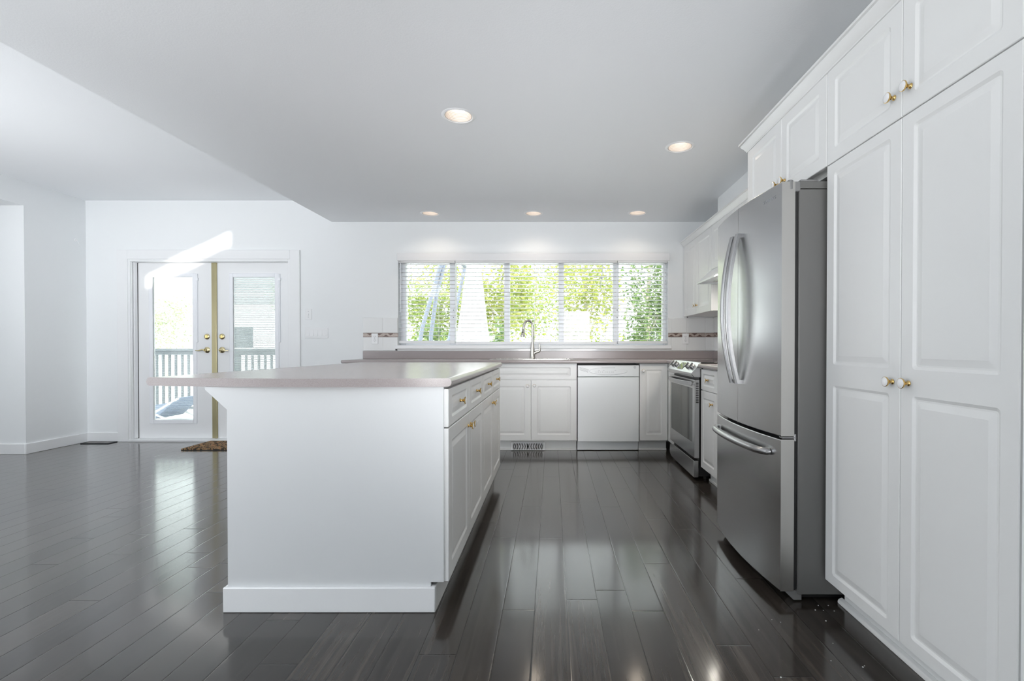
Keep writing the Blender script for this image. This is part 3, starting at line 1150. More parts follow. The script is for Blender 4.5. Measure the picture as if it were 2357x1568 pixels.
# ------------------------------------------------------------------ dishwasher
dx0, dx1 = 0.2505, 0.8565
t = thing('dishwasher', ((dx0 + dx1) / 2, FY, 0), 'white built-in dishwasher between the sink cabinet and a narrow cabinet', 'dishwasher')
MB().box(dx0 + 0.004, dx1 - 0.004, FY + 0.02, WY - 0.05, 0.10, 0.858).build('tub', M['gap'], t)
MB().box(dx0 + 0.003, dx1 - 0.003, FY - 0.004, FY + 0.02, 0.098, 0.730).build('door', M['appliance'], t, bevel=0.004, seg=3)
m = MB()
m.box(dx0 + 0.003, dx1 - 0.003, FY - 0.008, FY + 0.02, 0.734, 0.848)
cp = m.build('control_panel', M['appliance'], t, bevel=0.006, seg=3)
m = MB()
cx, cz = (dx0 + dx1) / 2, 0.792
el = [(cx + 0.185 * math.cos(a), cz - 0.003 + 0.036 * math.sin(a) * (1.0 if math.sin(a) > 0 else 1.0)) for a in [2 * PI * k / 48 for k in range(48)]]
m.prism([(a, FY - 0.0125, b) for a, b in el], (0, 0.006, 0))
m.build('display_oval', M['appliance'], cp, bevel=0.002)
m = MB()
hp = [(cx - 0.062 + 0.124 * i / 12, 0.820 - 0.014 * math.sin(PI * i / 12)) for i in range(13)]
m.prism([(a, FY - 0.0135, b) for a, b in hp], (0, 0.003, 0))
m.box(cx - 0.066, cx + 0.066, FY - 0.0145, FY - 0.0105, 0.8195, 0.823, 1)
m.build('latch_handle', [M['appliance'], M['appliance_grey']], cp)
m = MB()
for k in range(4):
    a = Vector((dx0 + 0.02, FY - 0.0085, 0.827 - k * 0.0085))
    b = a + Vector((0.092 - k * 0.003, 0, -0.026))
    m.prism([a, b, b + Vector((0, 0, 0.0032)), a + Vector((0, 0, 0.0032))], (0, 0.002, 0))
m.build('vent_slots', M['appliance_grey'], cp)
m = MB()
for k, x in enumerate((-0.125, -0.105, -0.082, -0.062, -0.035, -0.018, 0.008, 0.028, 0.045)):
    m.box(cx + x, cx + x + (0.011 if k % 2 else 0.007), FY - 0.0130, FY - 0.012, 0.778, 0.7815)
for x in (-0.1, -0.055, 0.06):
    m.box(cx + x, cx + x + 0.016, FY - 0.0130, FY - 0.012, 0.7945, 0.7965)
m.build('button_marks', M['appliance_grey'], cp)
m = MB()
bx, bz = dx1 - 0.045, 0.826
m.lathe((bx, FY - 0.008, bz), (0, -1, 0), [(0.0115, 0), (0.0115, 0.0016), (0.0092, 0.0016), (0.0092, 0)], 24)
m.tube([(bx + 0.004, FY - 0.0088, bz + 0.004), (bx - 0.002, FY - 0.0088, bz + 0.006), (bx - 0.005, FY - 0.0088, bz), (bx - 0.001, FY - 0.0088, bz - 0.005), (bx + 0.004, FY - 0.0088, bz - 0.001), (bx, FY - 0.0088, bz)], 0.0012, 6)
m.build('badge', M['appliance_grey'], cp)
MB().box(dx0 + 0.002, dx1 - 0.002, FY + 0.05, FY + 0.062, 0.006, 0.092).build('toe_panel', M['appliance'], t, bevel=0.003)

# ------------------------------------------------------------------ worktops
CT = 0.898
t = thing('countertop', (-0.2, 5.0, CT), 'pinkish grey L-shaped laminate worktop under the kitchen window', 'countertop')
SX0, SX1, SY0, SY1 = -0.60, 0.20, 4.775, 5.13
m = MB()
wall_cells(m, [-2.05, SX0, SX1, 1.116], [4.69, SY0, SY1, WY - 0.001], [(SX0, SX1, SY0, SY1)], lambda a, b, c, d: None)
# outline with the sink cut out, built as four strips with a shared rounded front
pts = [Vector(p) for p in ((-2.05, 4.70), (-2.04, 4.69), (1.116, 4.69), (1.116, 4.478), (RX - 0.001, 4.478), (RX - 0.001, WY - 0.001), (-2.05, WY - 0.001))]
hole = [Vector(p) for p in ((SX0, SY0), (SX1, SY0), (SX1, SY1), (SX0, SY1))]


def plate(mb, outer, holes, z0, z1):
    P = list(outer)
    E = [(i, (i + 1) % len(outer)) for i in range(len(outer))]
    for h in holes:
        b0 = len(P)
        P += h
        E += [(b0 + i, b0 + (i + 1) % len(h)) for i in range(len(h))]
    v, e, f, *_ = delaunay_2d_cdt(P, E, [], 1, 1e-7)
    F = []
    for q in f:
        c = sum((v[i] for i in q), Vector((0, 0))) / len(q)
        inside = False
        for h in holes:
            xs_ = [p.x for p in h]
            ys_ = [p.y for p in h]
            if min(xs_) < c.x < max(xs_) and min(ys_) < c.y < max(ys_):
                inside = True
        if not inside:
            a = sum(v[q[i]].x * v[q[(i + 1) % len(q)]].y - v[q[(i + 1) % len(q)]].x * v[q[i]].y for i in range(len(q)))
            F.append(tuple(q) if a > 0 else tuple(reversed(q)))
    n = len(v)
    cnt = {}
    for q in F:
        for i in range(len(q)):
            cnt[(q[i], q[(i + 1) % len(q)])] = 1
    side = [(a, b) for (a, b) in cnt if (b, a) not in cnt]
    mb.add([(p.x, p.y, z0) for p in v] + [(p.x, p.y, z1) for p in v],
           [tuple(reversed(q)) for q in F] + [tuple(i + n for i in q) for q in F] + [(a, b, b + n, a + n) for a, b in side])
    return mb


m = plate(MB(), pts, [hole], KZ, CT)
m.build('top', M['counter'], t, bevel=0.012, seg=4, angle=60)
m = MB()
m.box(-2.036, RX - 0.001, WY - 0.022, WY - 0.0012, CT, 0.982)
m.box(RX - 0.022, RX - 0.0012, 4.48, WY - 0.022, CT, 0.982)
m.build('backsplash_lip', M['counter'], t, bevel=0.003)

t = thing('countertop', (1.44, 3.2, CT), 'short grey laminate worktop between the range and the fridge', 'countertop')
m = plate(MB(), [Vector(p) for p in ((1.112, 2.70), (RX - 0.001, 2.70), (RX - 0.001, 3.688), (1.112, 3.688))], [], KZ, CT)
m.build('top', M['counter'], t, bevel=0.013, seg=4, angle=60)
MB().box(RX - 0.022, RX - 0.0012, 2.70, 3.688, CT, 0.982).build('backsplash_lip', M['counter'], t, bevel=0.003)

# ------------------------------------------------------------------ sink and tap
t = thing('kitchen_sink', (-0.2, 4.95, CT), 'steel double bowl sink set into the window worktop', 'sink')
m = MB()
rim = [Vector(p) for p in round_rect(SX0 - 0.018, SX1 + 0.018, SY0 - 0.018, SY1 + 0.05, 0.04, 6)]
b1 = [Vector(p) for p in ((SX0 + 0.015, SY0 + 0.012), (-0.215, SY0 + 0.012), (-0.215, SY1 - 0.045), (SX0 + 0.015, SY1 - 0.045))]
b2 = [Vector(p) for p in ((-0.185, SY0 + 0.012), (SX1 - 0.015, SY0 + 0.012), (SX1 - 0.015, SY1 - 0.045), (-0.185, SY1 - 0.045))]
plate(m, rim, [b1, b2], CT + 0.0004, CT + 0.006)
m.build('rim', M['sink'], t, bevel=0.002)
for b in (b1, b2):
    m = MB()
    x0_, x1_ = b[0].x, b[1].x
    y0_, y1_ = b[0].y, b[2].y
    d = 0.165
    vs = [(x0_, y0_, CT), (x1_, y0_, CT), (x1_, y1_, CT), (x0_, y1_, CT), (x0_ + .02, y0_ + .02, CT - d), (x1_ - .02, y0_ + .02, CT - d), (x1_ - .02, y1_ - .02, CT - d), (x0_ + .02, y1_ - .02, CT - d)]
    m.add(vs, [(0, 1, 5, 4), (1, 2, 6, 5), (2, 3, 7, 6), (3, 0, 4, 7), (4, 5, 6, 7)])
    m.build('bowl', M['sink'], t, bevel=0.015, seg=3)

t = thing('kitchen_faucet', (-0.205, 5.115, CT + 0.006), 'brushed nickel gooseneck tap with pull-down spray head', 'faucet')
fx, fy, fz = -0.205, 5.115, CT + 0.006
m = MB().lathe((fx, fy, fz), (0, 0, 1), [(0.0001, 0), (0.029, 0), (0.029, 0.004), (0.026, 0.010), (0.0255, 0.03), (0.024, 0.06), (0.0215, 0.10), (0.0175, 0.14), (0.0145, 0.17), (0.0001, 0.17)], 28)
m.build('body', M['nickel'], t, smooth=60)
pth = [(fx, fy, fz + 0.165)]
R = 0.043
top = fz + 0.345
pth.append((fx + 0.001, fy, fz + 0.25))
for i in range(15):
    a = PI * i / 14
    pth.append((fx - R + R * math.cos(a), fy - 0.035 * (1 - math.cos(a)) / 2, top + R * math.sin(a) * 1.25))
pth.append((fx - 2 * R - 0.005, fy - 0.039, top - 0.035))
m = MB().tube(pth, 0.0128, 16)
m.build('spout', M['nickel'], t, smooth=60)
ax = Vector((-0.12, -0.04, -1))
p0 = Vector(pth[-1])
m = MB().lathe(p0, ax, [(0.0001, -0.002), (0.0135, -0.002), (0.0145, 0.012), (0.0165, 0.03), (0.0225, 0.062), (0.0245, 0.076), (0.0235, 0.080), (0.0001, 0.080)], 24)
hd = m.build('spray_head', M['nickel'], t, smooth=60)
m = MB()
c = p0 + ax.normalized() * 0.035 + Vector((-0.002, -0.0175, 0.0))
m.lathe(c, (0, -1, -0.1), [(0.0001, 0.001), (0.0085, 0.001), (0.0075, 0.005), (0.0001, 0.005)], 16)
m.build('spray_button', M['black'], hd)
MB().lathe(c + Vector((0.003, 0.002, 0.024)), (0, -1, 0), [(0.0001, 0.0), (0.0055, 0.0), (0.005, 0.004), (0.0001, 0.004)], 14).build('spray_button', M['black'], hd)
MB().lathe(p0 + ax.normalized() * 0.079, ax, [(0.0001, 0.0025), (0.0225, 0.0025), (0.0235, 0.0)], 20).build('nozzle', M['black'], hd)
m = MB().tube([(fx + 0.012, fy, fz + 0.052), (fx + 0.036, fy, fz + 0.066), (fx + 0.060, fy, fz + 0.074), (fx + 0.072, fy, fz + 0.077)], [0.019, 0.0165, 0.0155, 0.014], 16)
m.tube([(fx + 0.066, fy, fz + 0.070), (fx + 0.078, fy, fz + 0.085), (fx + 0.080, fy, fz + 0.115), (fx + 0.074, fy - 0.004, fz + 0.158)], [0.012, 0.011, 0.008, 0.006], 12)
m.build('lever', M['nickel'], t, smooth=60)

# ------------------------------------------------------------------ range
ry0, ry1 = 3.703, 4.470
t = thing('range_stove', (1.4, 4.09, 0), 'stainless slide-in range with front knobs between the corner filler and a drawer cabinet', 'stove')
m = MB()
m.box(1.132, 1.74, ry0 + 0.006, ry1 - 0.006, 0.03, 0.895)
for yy in (ry0 + 0.06, ry1 - 0.06):
    for xx in (1.2, 1.68):
        m.lathe((xx, yy, 0), (0, 0, 1), [(0.0001, 0), (0.02, 0), (0.02, 0.035), (0.0001, 0.035)], 12)
m.build('body', M['black'], t)
m = MB()
m.box(1.142, 1.745, ry0 - 0.006, ry1 + 0.006, 0.899, 0.908)
m.build('cooktop', M['black_glass'], t, bevel=0.003)
m = MB()
prof = [(1.150, 0.906), (1.140, 0.907), (1.070, 0.826), (1.070, 0.818), (1.088, 0.792), (1.150, 0.790)]
m.prism([(x, ry0, z) for x, z in prof], (0, ry1 - ry0, 0))
cpn = m.build('control_panel', M['steel'], t, bevel=0.003)
nrm = Vector((-(0.907 - 0.826), 0, (1.140 - 1.070))).normalized()
for yy in (4.385, 4.275, 3.915, 3.800):
    o_ = Vector((1.107, yy, 0.869))
    m = MB().lathe(o_, nrm, [(0.0001, 0), (0.025, 0), (0.025, 0.004), (0.0225, 0.006), (0.0215, 0.013), (0.0195, 0.016), (0.0001, 0.016)], 24)
    sl = Vector((1.140 - 1.070, 0, 0.907 - 0.826)).normalized()
    a_ = o_ + nrm * 0.0155
    q = [a_ - sl * 0.023 + Vector((0, -0.004, 0)), a_ + sl * 0.023 + Vector((0, -0.004, 0)), a_ + sl * 0.023 + Vector((0, 0.004, 0)), a_ - sl * 0.023 + Vector((0, 0.004, 0))]
    m.prism(q, nrm * 0.013)
    m.build('knob', M['steel_handle'], cpn, bevel=0.0015)
o_ = Vector((1.105, 4.095, 0.8665))
sl = Vector((1.140 - 1.070, 0, 0.907 - 0.826)).normalized()
q = [o_ - sl * 0.034 + Vector((0, -0.075, 0)), o_ + sl * 0.034 + Vector((0, -0.075, 0)), o_ + sl * 0.034 + Vector((0, 0.075, 0)), o_ - sl * 0.034 + Vector((0, 0.075, 0))]
m = MB().prism(q, nrm * 0.003)
m.build('display', M['black_glass'], cpn)
m = MB()
fx_ = 1.096
wall_cells(m, [ry0 + 0.003, ry0 + 0.060, ry1 - 0.045, ry1 - 0.003], [0.172, 0.285, 0.705, 0.772], [(ry0 + 0.060, ry1 - 0.045, 0.285, 0.705)],
           lambda a, b, c, d: m.box(fx_, fx_ + 0.036, a, b, c, d))
dr = m.build('oven_door', M['steel'], t)
MB().box(fx_ + 0.002, fx_ + 0.012, ry0 + 0.058, ry1 - 0.043, 0.283, 0.707).build('oven_glass', M['oven_glass'], dr)
m = MB()
for i in range(12):
    m.box(fx_ + 0.010, fx_ + 0.030, ry0 + 0.0012, ry0 + 0.005, 0.595 + i * 0.0135, 0.602 + i * 0.0135)
m.build('vent_slots', M['gap'], dr)
m = MB()
pth = []
for i in range(17):
    u = i / 16
    pth.append((fx_ - 0.012 - 0.036 * math.sin(PI * u) ** 0.6, ry0 + 0.03 + (ry1 - ry0 - 0.06) * u, 0.742))
vs, fs_ = [], []
for p in pth:
    x, y, z = p
    vs += [(x - 0.006, y, z - 0.016), (x - 0.008, y, z), (x - 0.004, y, z + 0.016), (x + 0.006, y, z + 0.014), (x + 0.006, y, z - 0.014)]
for i in range(16):
    for k in range(5):
        a, b = i * 5 + k, i * 5 + (k + 1) % 5
        fs_.append((a, a + 5, b + 5, b))
fs_ += [(0, 1, 2, 3, 4), tuple(16 * 5 + k for k in (4, 3, 2, 1, 0))]
m.add(vs, fs_)
for yy in (ry0 + 0.036, ry1 - 0.036):
    m.box(fx_ - 0.02, fx_ + 0.001, yy - 0.012, yy + 0.012, 0.73, 0.754)
m.build('handle', M['steel_handle'], dr, bevel=0.002)
m = MB()
pr = []
n = 14
for i in range(n + 1):
    u = i / n
    pr.append((ry0 + 0.003 + (ry1 - ry0 - 0.006) * u, 0.150 + 0.0 * u - 0.022 * max(0, (u - 0.75) / 0.25) ** 2))
pr += [(ry1 - 0.003, 0.055), (ry1 - 0.06, 0.028), (ry0 + 0.003, 0.022)]
m.prism([(1.092, y, z) for y, z in pr], (0.036, 0, 0))
m.build('storage_drawer', M['steel'], t, bevel=0.002)

# ------------------------------------------------------------------ base cabinet by the fridge
CX = 1.14
by0, by1 = 3.335, 3.692
t = thing('base_cabinet', (CX, 3.5, 0), 'white drawer and door cabinet squeezed between the range and the fridge', 'cabinet', 'white kitchen base cabinets')
m = MB()
m.box(CX + DT, RX - 0.002, 2.72, by1, 0.10, KZ)
m.build('body', M['cabinet'], t)
m = MB()
m.box(1.215, 1.23, 2.72, by1, 0, 0.10)
m.box(1.203, 1.215, 2.72, by1, 0, 0.018)
m.build('toe_kick', M['cabinet'], t, bevel=0.003)
front(t, 'drawer', (CX, by1, 0.700), RIGHT, by1 - by0, 0.158, kn=[(0.165, 0.08)], margin=(0.05, 0.032))
front(t, 'door', (CX, by1, 0.107), RIGHT, by1 - by0, 0.590, kn=[(0.262, 0.505)], margin=0.052)
front(t, 'door', (CX, by0, 0.107), RIGHT, by0 - 2.722, 0.751, margin=0.052)

# ------------------------------------------------------------------ wall cabinets over the range
UX = 1.4245
UZ0, UZ1 = 1.349, 2.105
t = thing('wall_cabinet', (UX, 4.77, UZ0), 'white two-door wall cabinet in the corner beside the window', 'cabinet', 'white wall cabinets')
m = MB()
m.box(UX + DT, RX - 0.0095, 4.322, WY - 0.0095, UZ0 + 0.002, UZ1)
m.build('body', M['cabinet'], t, bevel=0.0015)
front(t, 'door', (UX, WY - 0.010, UZ0), RIGHT, 0.4425, UZ1 - UZ0, kn=[(0.41, 0.085)], margin=0.062)
front(t, 'door', (UX, 4.7775, UZ0), RIGHT, 0.4555, UZ1 - UZ0, kn=[(0.032, 0.085)], margin=0.062)
MB().lathe((UX + 0.03, 5.19, UZ0 + 0.002), (0, 0, -1), [(0.0001, 0), (0.007, 0), (0.007, 0.012), (0.0001, 0.012)], 12).build('light_foot', M['grey_plastic'], t)

hy0, hy1 = 3.560, 4.318
t = thing('wall_cabinet', (UX, 3.94, 1.716), 'short white wall cabinet mounted above the range hood', 'cabinet', 'white wall cabinets')
m = MB()
m.box(UX + DT, RX - 0.0095, hy0, hy1, 1.716, UZ1)
m.build('body', M['cabinet'], t)
front(t, 'door', (UX, hy1, 1.714), RIGHT, 0.379, UZ1 - 1.714, kn=[(0.345, 0.05)], margin=0.055)
front(t, 'door', (UX, hy1 - 0.379, 1.714), RIGHT, 0.379, UZ1 - 1.714, kn=[(0.034, 0.05)], margin=0.055)

t = thing('range_hood', (1.52, 3.94, 1.58), 'white slanted under-cabinet range hood above the stove', 'range hood')
m = MB()
hp = [(UX, 1.713), (1.295, 1.600), (1.295, 1.584), (1.31, 1.584), (1.33, 1.600), (1.72, 1.600), (1.72, 1.584), (RX - 0.010, 1.584), (RX - 0.010, 1.713)]
m.prism([(x, hy0 + 0.003, z) for x, z in hp], (0, hy1 - hy0 - 0.006, 0))
m.box(1.31, 1.74, hy0 + 0.003, hy0 + 0.018, 1.584, 1.602)
m.box(1.31, 1.74, hy1 - 0.018, hy1 - 0.003, 1.584, 1.602)
m.build('shell', M['appliance'], t, bevel=0.002)
MB().box(1.40, 1.70, hy0 + 0.10, hy1 - 0.12, 1.590, 1.602).build('filter', M['steel_edge'], t)
MB().box(1.325, 1.39, 3.72, 3.90, 1.590, 1.602).build('lamp_cover', M['plastic'], t)
hd_ = area_light('hood_lamp', (1.3575, 3.81, 1.588), (-0.1, 0, -1), 0.05, 0.16, 6, (1, 0.94, 0.84))
hd_.parent = t
hd_.location = Vector((1.3575, 3.81, 1.588)) - t.location

t = thing('wall_cabinet', (UX, 3.12, UZ0), 'white wall cabinet tucked behind the fridge top', 'cabinet', 'white wall cabinets')
m = MB()
m.box(UX + DT, RX - 0.0095, 2.70, hy0 - 0.003, UZ0 + 0.002, UZ1)
m.build('body', M['cabinet'], t)
front(t, 'door', (UX, hy0 - 0.003, UZ0), RIGHT, 0.428, UZ1 - UZ0, kn=[(0.396, 0.085)], margin=0.062)
front(t, 'door', (UX, hy0 - 0.431, UZ0), RIGHT, 0.427, UZ1 - UZ0, kn=[(0.032, 0.085)], margin=0.062)


def crown(mb, path, z0, out, hgt):
    """cove moulding swept along a plan path; path points with outward offset directions"""
    prof = [(0.0, 0.0), (0.006, 0.0), (0.007, 0.006), (0.011, 0.009), (0.018, 0.020), (0.030, 0.032), (0.033, 0.040), (0.041, 0.043), (0.041, 0.052), (0.0, 0.052)]
    k = len(prof)
    vs = []
    for (p, d) in path:
        p, d = Vector(p), Vector(d)
        for (a, b) in prof:
            q = p + d * (a * out / 0.041)
            vs.append((q.x, q.y, z0 + b * hgt / 0.052))
    fs = []
    for i in range(len(path) - 1):
        for j in range(k):
            a, b = i * k + j, i * k + (j + 1) % k
            fs.append((a, a + k, b + k, b))
    fs.append(tuple(range(k)))
    fs.append(tuple((len(path) - 1) * k + j for j in range(k - 1, -1, -1)))
    mb.add(vs, fs)


mb = MB()
crown(mb, [((UX + 0.003, WY - 0.002), (-1, 0)), ((UX + 0.003, 2.69), (-1, 0))], UZ1 - 0.002, 0.044, 0.05)
mb.box(UX + 0.003, RX - 0.002, 2.69, WY - 0.002, UZ1 + 0.001, UZ1 + 0.012)
struct('trim_crown_wall', mb, M['cabinet'], 'white crown moulding along the top of the wall cabinets over the range')

# ------------------------------------------------------------------ pantry and cabinet over the fridge
PX = 1.087
PZ1 = 2.107
PM = 1.738
py0, pys, py1 = 1.12, 1.507, 1.917
t = thing('pantry_cabinet', (PX, 1.52, 0), 'tall white two-door pantry cabinet at the right, beside the fridge', 'cabinet')
m = MB()
m.box(PX + DT + 0.001, RX - 0.002, py0, py1, 0.10, PZ1)
m.build('body', M['cabinet'], t)
m = MB()
m.box(1.163, 1.18, py0, py1 - 0.004, 0, 0.10)
m.prism([(1.163, py0, 0), (1.145, py0, 0), (1.145, py0, 0.008), (1.149, py0, 0.016), (1.163, py0, 0.022)], (0, py1 - py0 + 0.012, 0))
m.build('toe_kick', M['cabinet'], t, bevel=0.002)
ht = PM - 0.100 - 0.003
for (ya, w, kx, up) in ((py1, py1 - pys, None, 0), (pys, pys - py0, None, 0)):
    right = ya == pys
    ku = 0.034 if right else w - 0.036
    front(t, 'door', (PX, ya, 0.100), RIGHT, w, PM - 0.100, panels=[(0, 0.815), (0.815, ht)], kn=[(ku, 0.813)], margin=(0.048, 0.040))
    front(t, 'door', (PX, ya, PM + 0.001), RIGHT, w, PZ1 - PM - 0.001, kn=[(ku, 0.075)], margin=0.05)

t = thing('over_fridge_cabinet', (PX, 2.3, PM), 'white two-door cabinet bridging over the fridge', 'cabinet')
oy0, oy1 = 1.919, 2.677
m = MB()
m.box(PX + DT + 0.001, RX - 0.002, oy0, oy1, PM + 0.012, PZ1)
m.box(PX + 0.10, RX - 0.01, oy0 + 0.002, oy0 + 0.01, PM - 0.004, PM + 0.012)
m.box(PX + 0.055, PX + 0.075, oy0, oy1, PM - 0.006, PM + 0.012)
m.build('body', M['cabinet'], t)
ym = (oy0 + oy1) / 2
front(t, 'door', (PX, oy1, PM + 0.001), RIGHT, oy1 - ym, PZ1 - PM - 0.001, kn=[(oy1 - ym - 0.034, 0.062)], margin=0.05)
front(t, 'door', (PX, ym, PM + 0.001), RIGHT, ym - oy0, PZ1 - PM - 0.001, kn=[(0.034, 0.062)], margin=0.05)
m = MB()
m.box(PX + 0.001, RX - 0.002, oy1, oy1 + 0.016, 0.0, PZ1)
m.build('side_panel', M['cabinet'], t)

mb = MB()
yc = oy1 + 0.018
crown(mb, [((PX + 0.002, py0 - 0.005), (-1, 0)), ((PX + 0.002, yc), (-1, 1)), ((RX - 0.004, yc), (0, 1))], PZ1 - 0.002, 0.038, 0.055)
mb.box(PX + 0.003, RX - 0.004, py0 - 0.005, yc, PZ1 + 0.001, PZ1 + 0.012)
struct('trim_crown_pantry', mb, M['cabinet'], 'white crown moulding along the top of the pantry and over the fridge')

# ------------------------------------------------------------------ fridge
fy0, fy1 = 1.927, 2.668
fc, fh = (fy0 + fy1) / 2, (fy1 - fy0) / 2
FXE = 0.915        # front face at the two sides
BUL = 0.031
t = thing('refrigerator', (1.3, fc, 0), 'stainless french-door fridge with a bottom freezer drawer', 'refrigerator')


def fx_at(y, off=0.0):
    return FXE - BUL * (1 - ((y - fc) / fh) ** 2) - off


def bowed_panel(y0, y1, z0, z1, n=14):
    m = MB()
    ys_ = [y0 + (y1 - y0) * i / n for i in range(n + 1)]
    vs, fs = [], []
    for y in ys_:
        x = fx_at(y)
        vs += [(x, y, z0), (x, y, z1), (0.968, y, z1), (0.968, y, z0)]
    for i in range(n):
        for k in range(4):
            a, b = i * 4 + k, i * 4 + (k + 1) % 4
            fs.append((a, b, b + 4, a + 4))
    e = n * 4
    # front and faces in steel, the two end faces in duller steel
    m.add(vs, fs, 0)
    m.add([vs[0], vs[1], vs[2], vs[3]], [(0, 3, 2, 1)], 1)
    m.add([vs[e], vs[e + 1], vs[e + 2], vs[e + 3]], [(0, 1, 2, 3)], 1)
    return m


m = MB()
m.box(0.985, 1.68, fy0 + 0.004, fy1 - 0.004, 0.03, 1.655)
m.box(0.985, 1.70, fy0 + 0.002, fy1 - 0.002, 1.657, 1.686)
m.build('cabinet_body', M['fridge_side'], t, bevel=0.004)
MB().box(0.968, 0.984, fy0 + 0.012, fy1 - 0.012, 0.05, 1.66).build('gasket', M['gap'], t)
m = MB()
m.box(1.0, 1.66, fy0 + 0.03, fy1 - 0.03, 0.008, 0.03)
m.build('underside', M['black'], t)
for yy in (fy0 + 0.012, fy1 - 0.058):
    m = MB()
    m.prism([(0.945, yy, 0.046), (0.945, yy, 0.034), (0.975, yy, 0.004), (1.008, yy, 0.004), (1.008, yy, 0.040), (0.968, yy, 0.046)], (0, 0.046, 0))
    m.build('foot', M['grey_plastic'], t, bevel=0.003)
ysp = fc
dfar = bowed_panel(ysp + 0.0015, fy1, 0.668, 1.682).build('door', [M['steel'], M['steel_edge']], t, bevel=0.004, seg=3, angle=50)
dnear = bowed_panel(fy0, ysp - 0.0015, 0.668, 1.682).build('door', [M['steel'], M['steel_edge']], t, bevel=0.004, seg=3, angle=50)
drw = bowed_panel(fy0, fy1, 0.047, 0.655, 24).build('freezer_drawer', [M['steel'], M['steel_edge']], t, bevel=0.004, seg=3, angle=50)
# hinges
for (yy, s) in ((fy0 + 0.004, 1), (fy1 - 0.004, -1)):
    m = MB()
    a, b = sorted((yy - s * 0.003, yy + s * 0.045))
    m.box(0.934, 0.99, a, b, 1.645, 1.684)
    m.box(0.99, 1.06, a, b, 1.684, 1.692)
    m.lathe((0.952, yy + s * 0.006, 1.652), (0, 0, 1), [(0.0001, 0), (0.0115, 0), (0.0115, 0.036), (0.009, 0.039), (0.0001, 0.039)], 16)
    m.build('hinge_cover', M['grey_plastic'], t, bevel=0.003)
m = MB()
m.box(0.922, 0.978, fy0 + 0.004, fy0 + 0.03, 0.659, 0.664)
m.lathe((0.975, fy0 + 0.01, 0.648), (0, 0, 1), [(0.0001, 0), (0.006, 0), (0.006, 0.028), (0.0001, 0.028)], 12)
m.build('hinge_plate', M['steel_handle'], t)


def grooved_bar(pts, outs, w, d):
    """ribbed handle bar: cross-section with three ridges, swept along pts; outs = outward directions"""
    m = MB()
    prof = [(-0.5, 0.0), (-0.5, 0.62), (-0.40, 0.86), (-0.27, 0.88), (-0.22, 0.70), (-0.16, 0.92), (0.0, 1.0), (0.16, 0.92), (0.22, 0.70), (0.27, 0.88), (0.40, 0.86), (0.5, 0.62), (0.5, 0.0)]
    k = len(prof)
    vs = []
    for i, (p, o_) in enumerate(zip(pts, outs)):
        p, o_ = Vector(p), Vector(o_).normalized()
        tg = (Vector(pts[min(i + 1, len(pts) - 1)]) - Vector(pts[max(i - 1, 0)])).normalized()
        sd = tg.cross(o_).normalized()
        for (a, b) in prof:
            vs.append(p + sd * (a * w) + o_ * (b * d))
    fs = []
    for i in range(len(pts) - 1):
        for j in range(k):
            a, b = i * k + j, i * k + (j + 1) % k
            fs.append((a, a + k, b + k, b))
    fs += [tuple(range(k)), tuple((len(pts) - 1) * k + j for j in range(k - 1, -1, -1))]
    m.add(vs, fs)
    return m


for (par, yy) in ((dfar, ysp + 0.033), (dnear, ysp - 0.031)):
    pts, outs = [], []
    for i in range(25):
        u = i / 24
        pts.append((fx_at(yy) - 0.006 - 0.047 * (1 - (2 * u - 1) ** 2), yy, 0.853 + 0.70 * u))
        outs.append((-1, 0, 0))
    g = grooved_bar(pts, outs, 0.032, 0.020)
    for z in (0.862, 1.544):
        g.box(fx_at(yy) - 0.012, fx_at(yy) + 0.001, yy - 0.013, yy + 0.013, z - 0.009, z + 0.009)
    g.build('handle', M['steel_handle'], par, smooth=25)
m = MB()
pts = []
h0, h1 = fy0 + 0.075, fy1 - 0.055
for i in range(31):
    u = i / 30
    y = h0 + (h1 - h0) * u
    e = min(u, 1 - u)
    off = 0.036 - (0.020 * (1 - e / 0.10) ** 2 if e < 0.10 else 0) + 0.006 * math.sin(PI * u)
    pts.append((fx_at(y, off), y, 0.592))
g = MB()
path_ = [(p[0] + 0.004, p[1], p[2]) for p in pts]
path_ = [(fx_at(h0) - 0.001, h0, 0.592)] + path_ + [(fx_at(h1) - 0.001, h1, 0.592)]
g.tube(path_, [0.0135] + [0.0155] * 31 + [0.0135], 14)
for y in (h0 + 0.01, h1 - 0.01):
    g.box(fx_at(y, 0.014), fx_at(y, -0.001), y - 0.009, y + 0.009, 0.579, 0.605)
g.build('handle', M['steel_handle'], drw, smooth=40)
cu = bpy.data.curves.new('logo', 'FONT')
cu.body = 'SAMSUNG'
cu.size = 0.0185
cu.extrude = 0.0004
cu.space_character = 1.1
tmp = bpy.data.objects.new('logo_text', cu)
COL.objects.link(tmp)
lm = bpy.data.meshes.new_from_object(tmp.evaluated_get(bpy.context.evaluated_depsgraph_get()))
bpy.data.objects.remove(tmp)
bpy.data.curves.remove(cu)
lo = bpy.data.objects.new('logo', lm)
COL.objects.link(lo)
lm.materials.clear()
lo.data.materials.append(M['appliance_grey'])
lo.parent = dnear
ly_ = 2.055
tx = Vector((fx_at(1.955) - fx_at(2.055), -0.10, 0)).normalized()
tz = Vector((0, 0, 1))
tn = tx.cross(tz)
mm = Matrix((tx, tz, tn)).transposed().to_4x4()
mm.translation = Vector((fx_at(ly_) - 0.0008, ly_, 1.628)) - parent_origin(dnear)
lo.matrix_local = mm

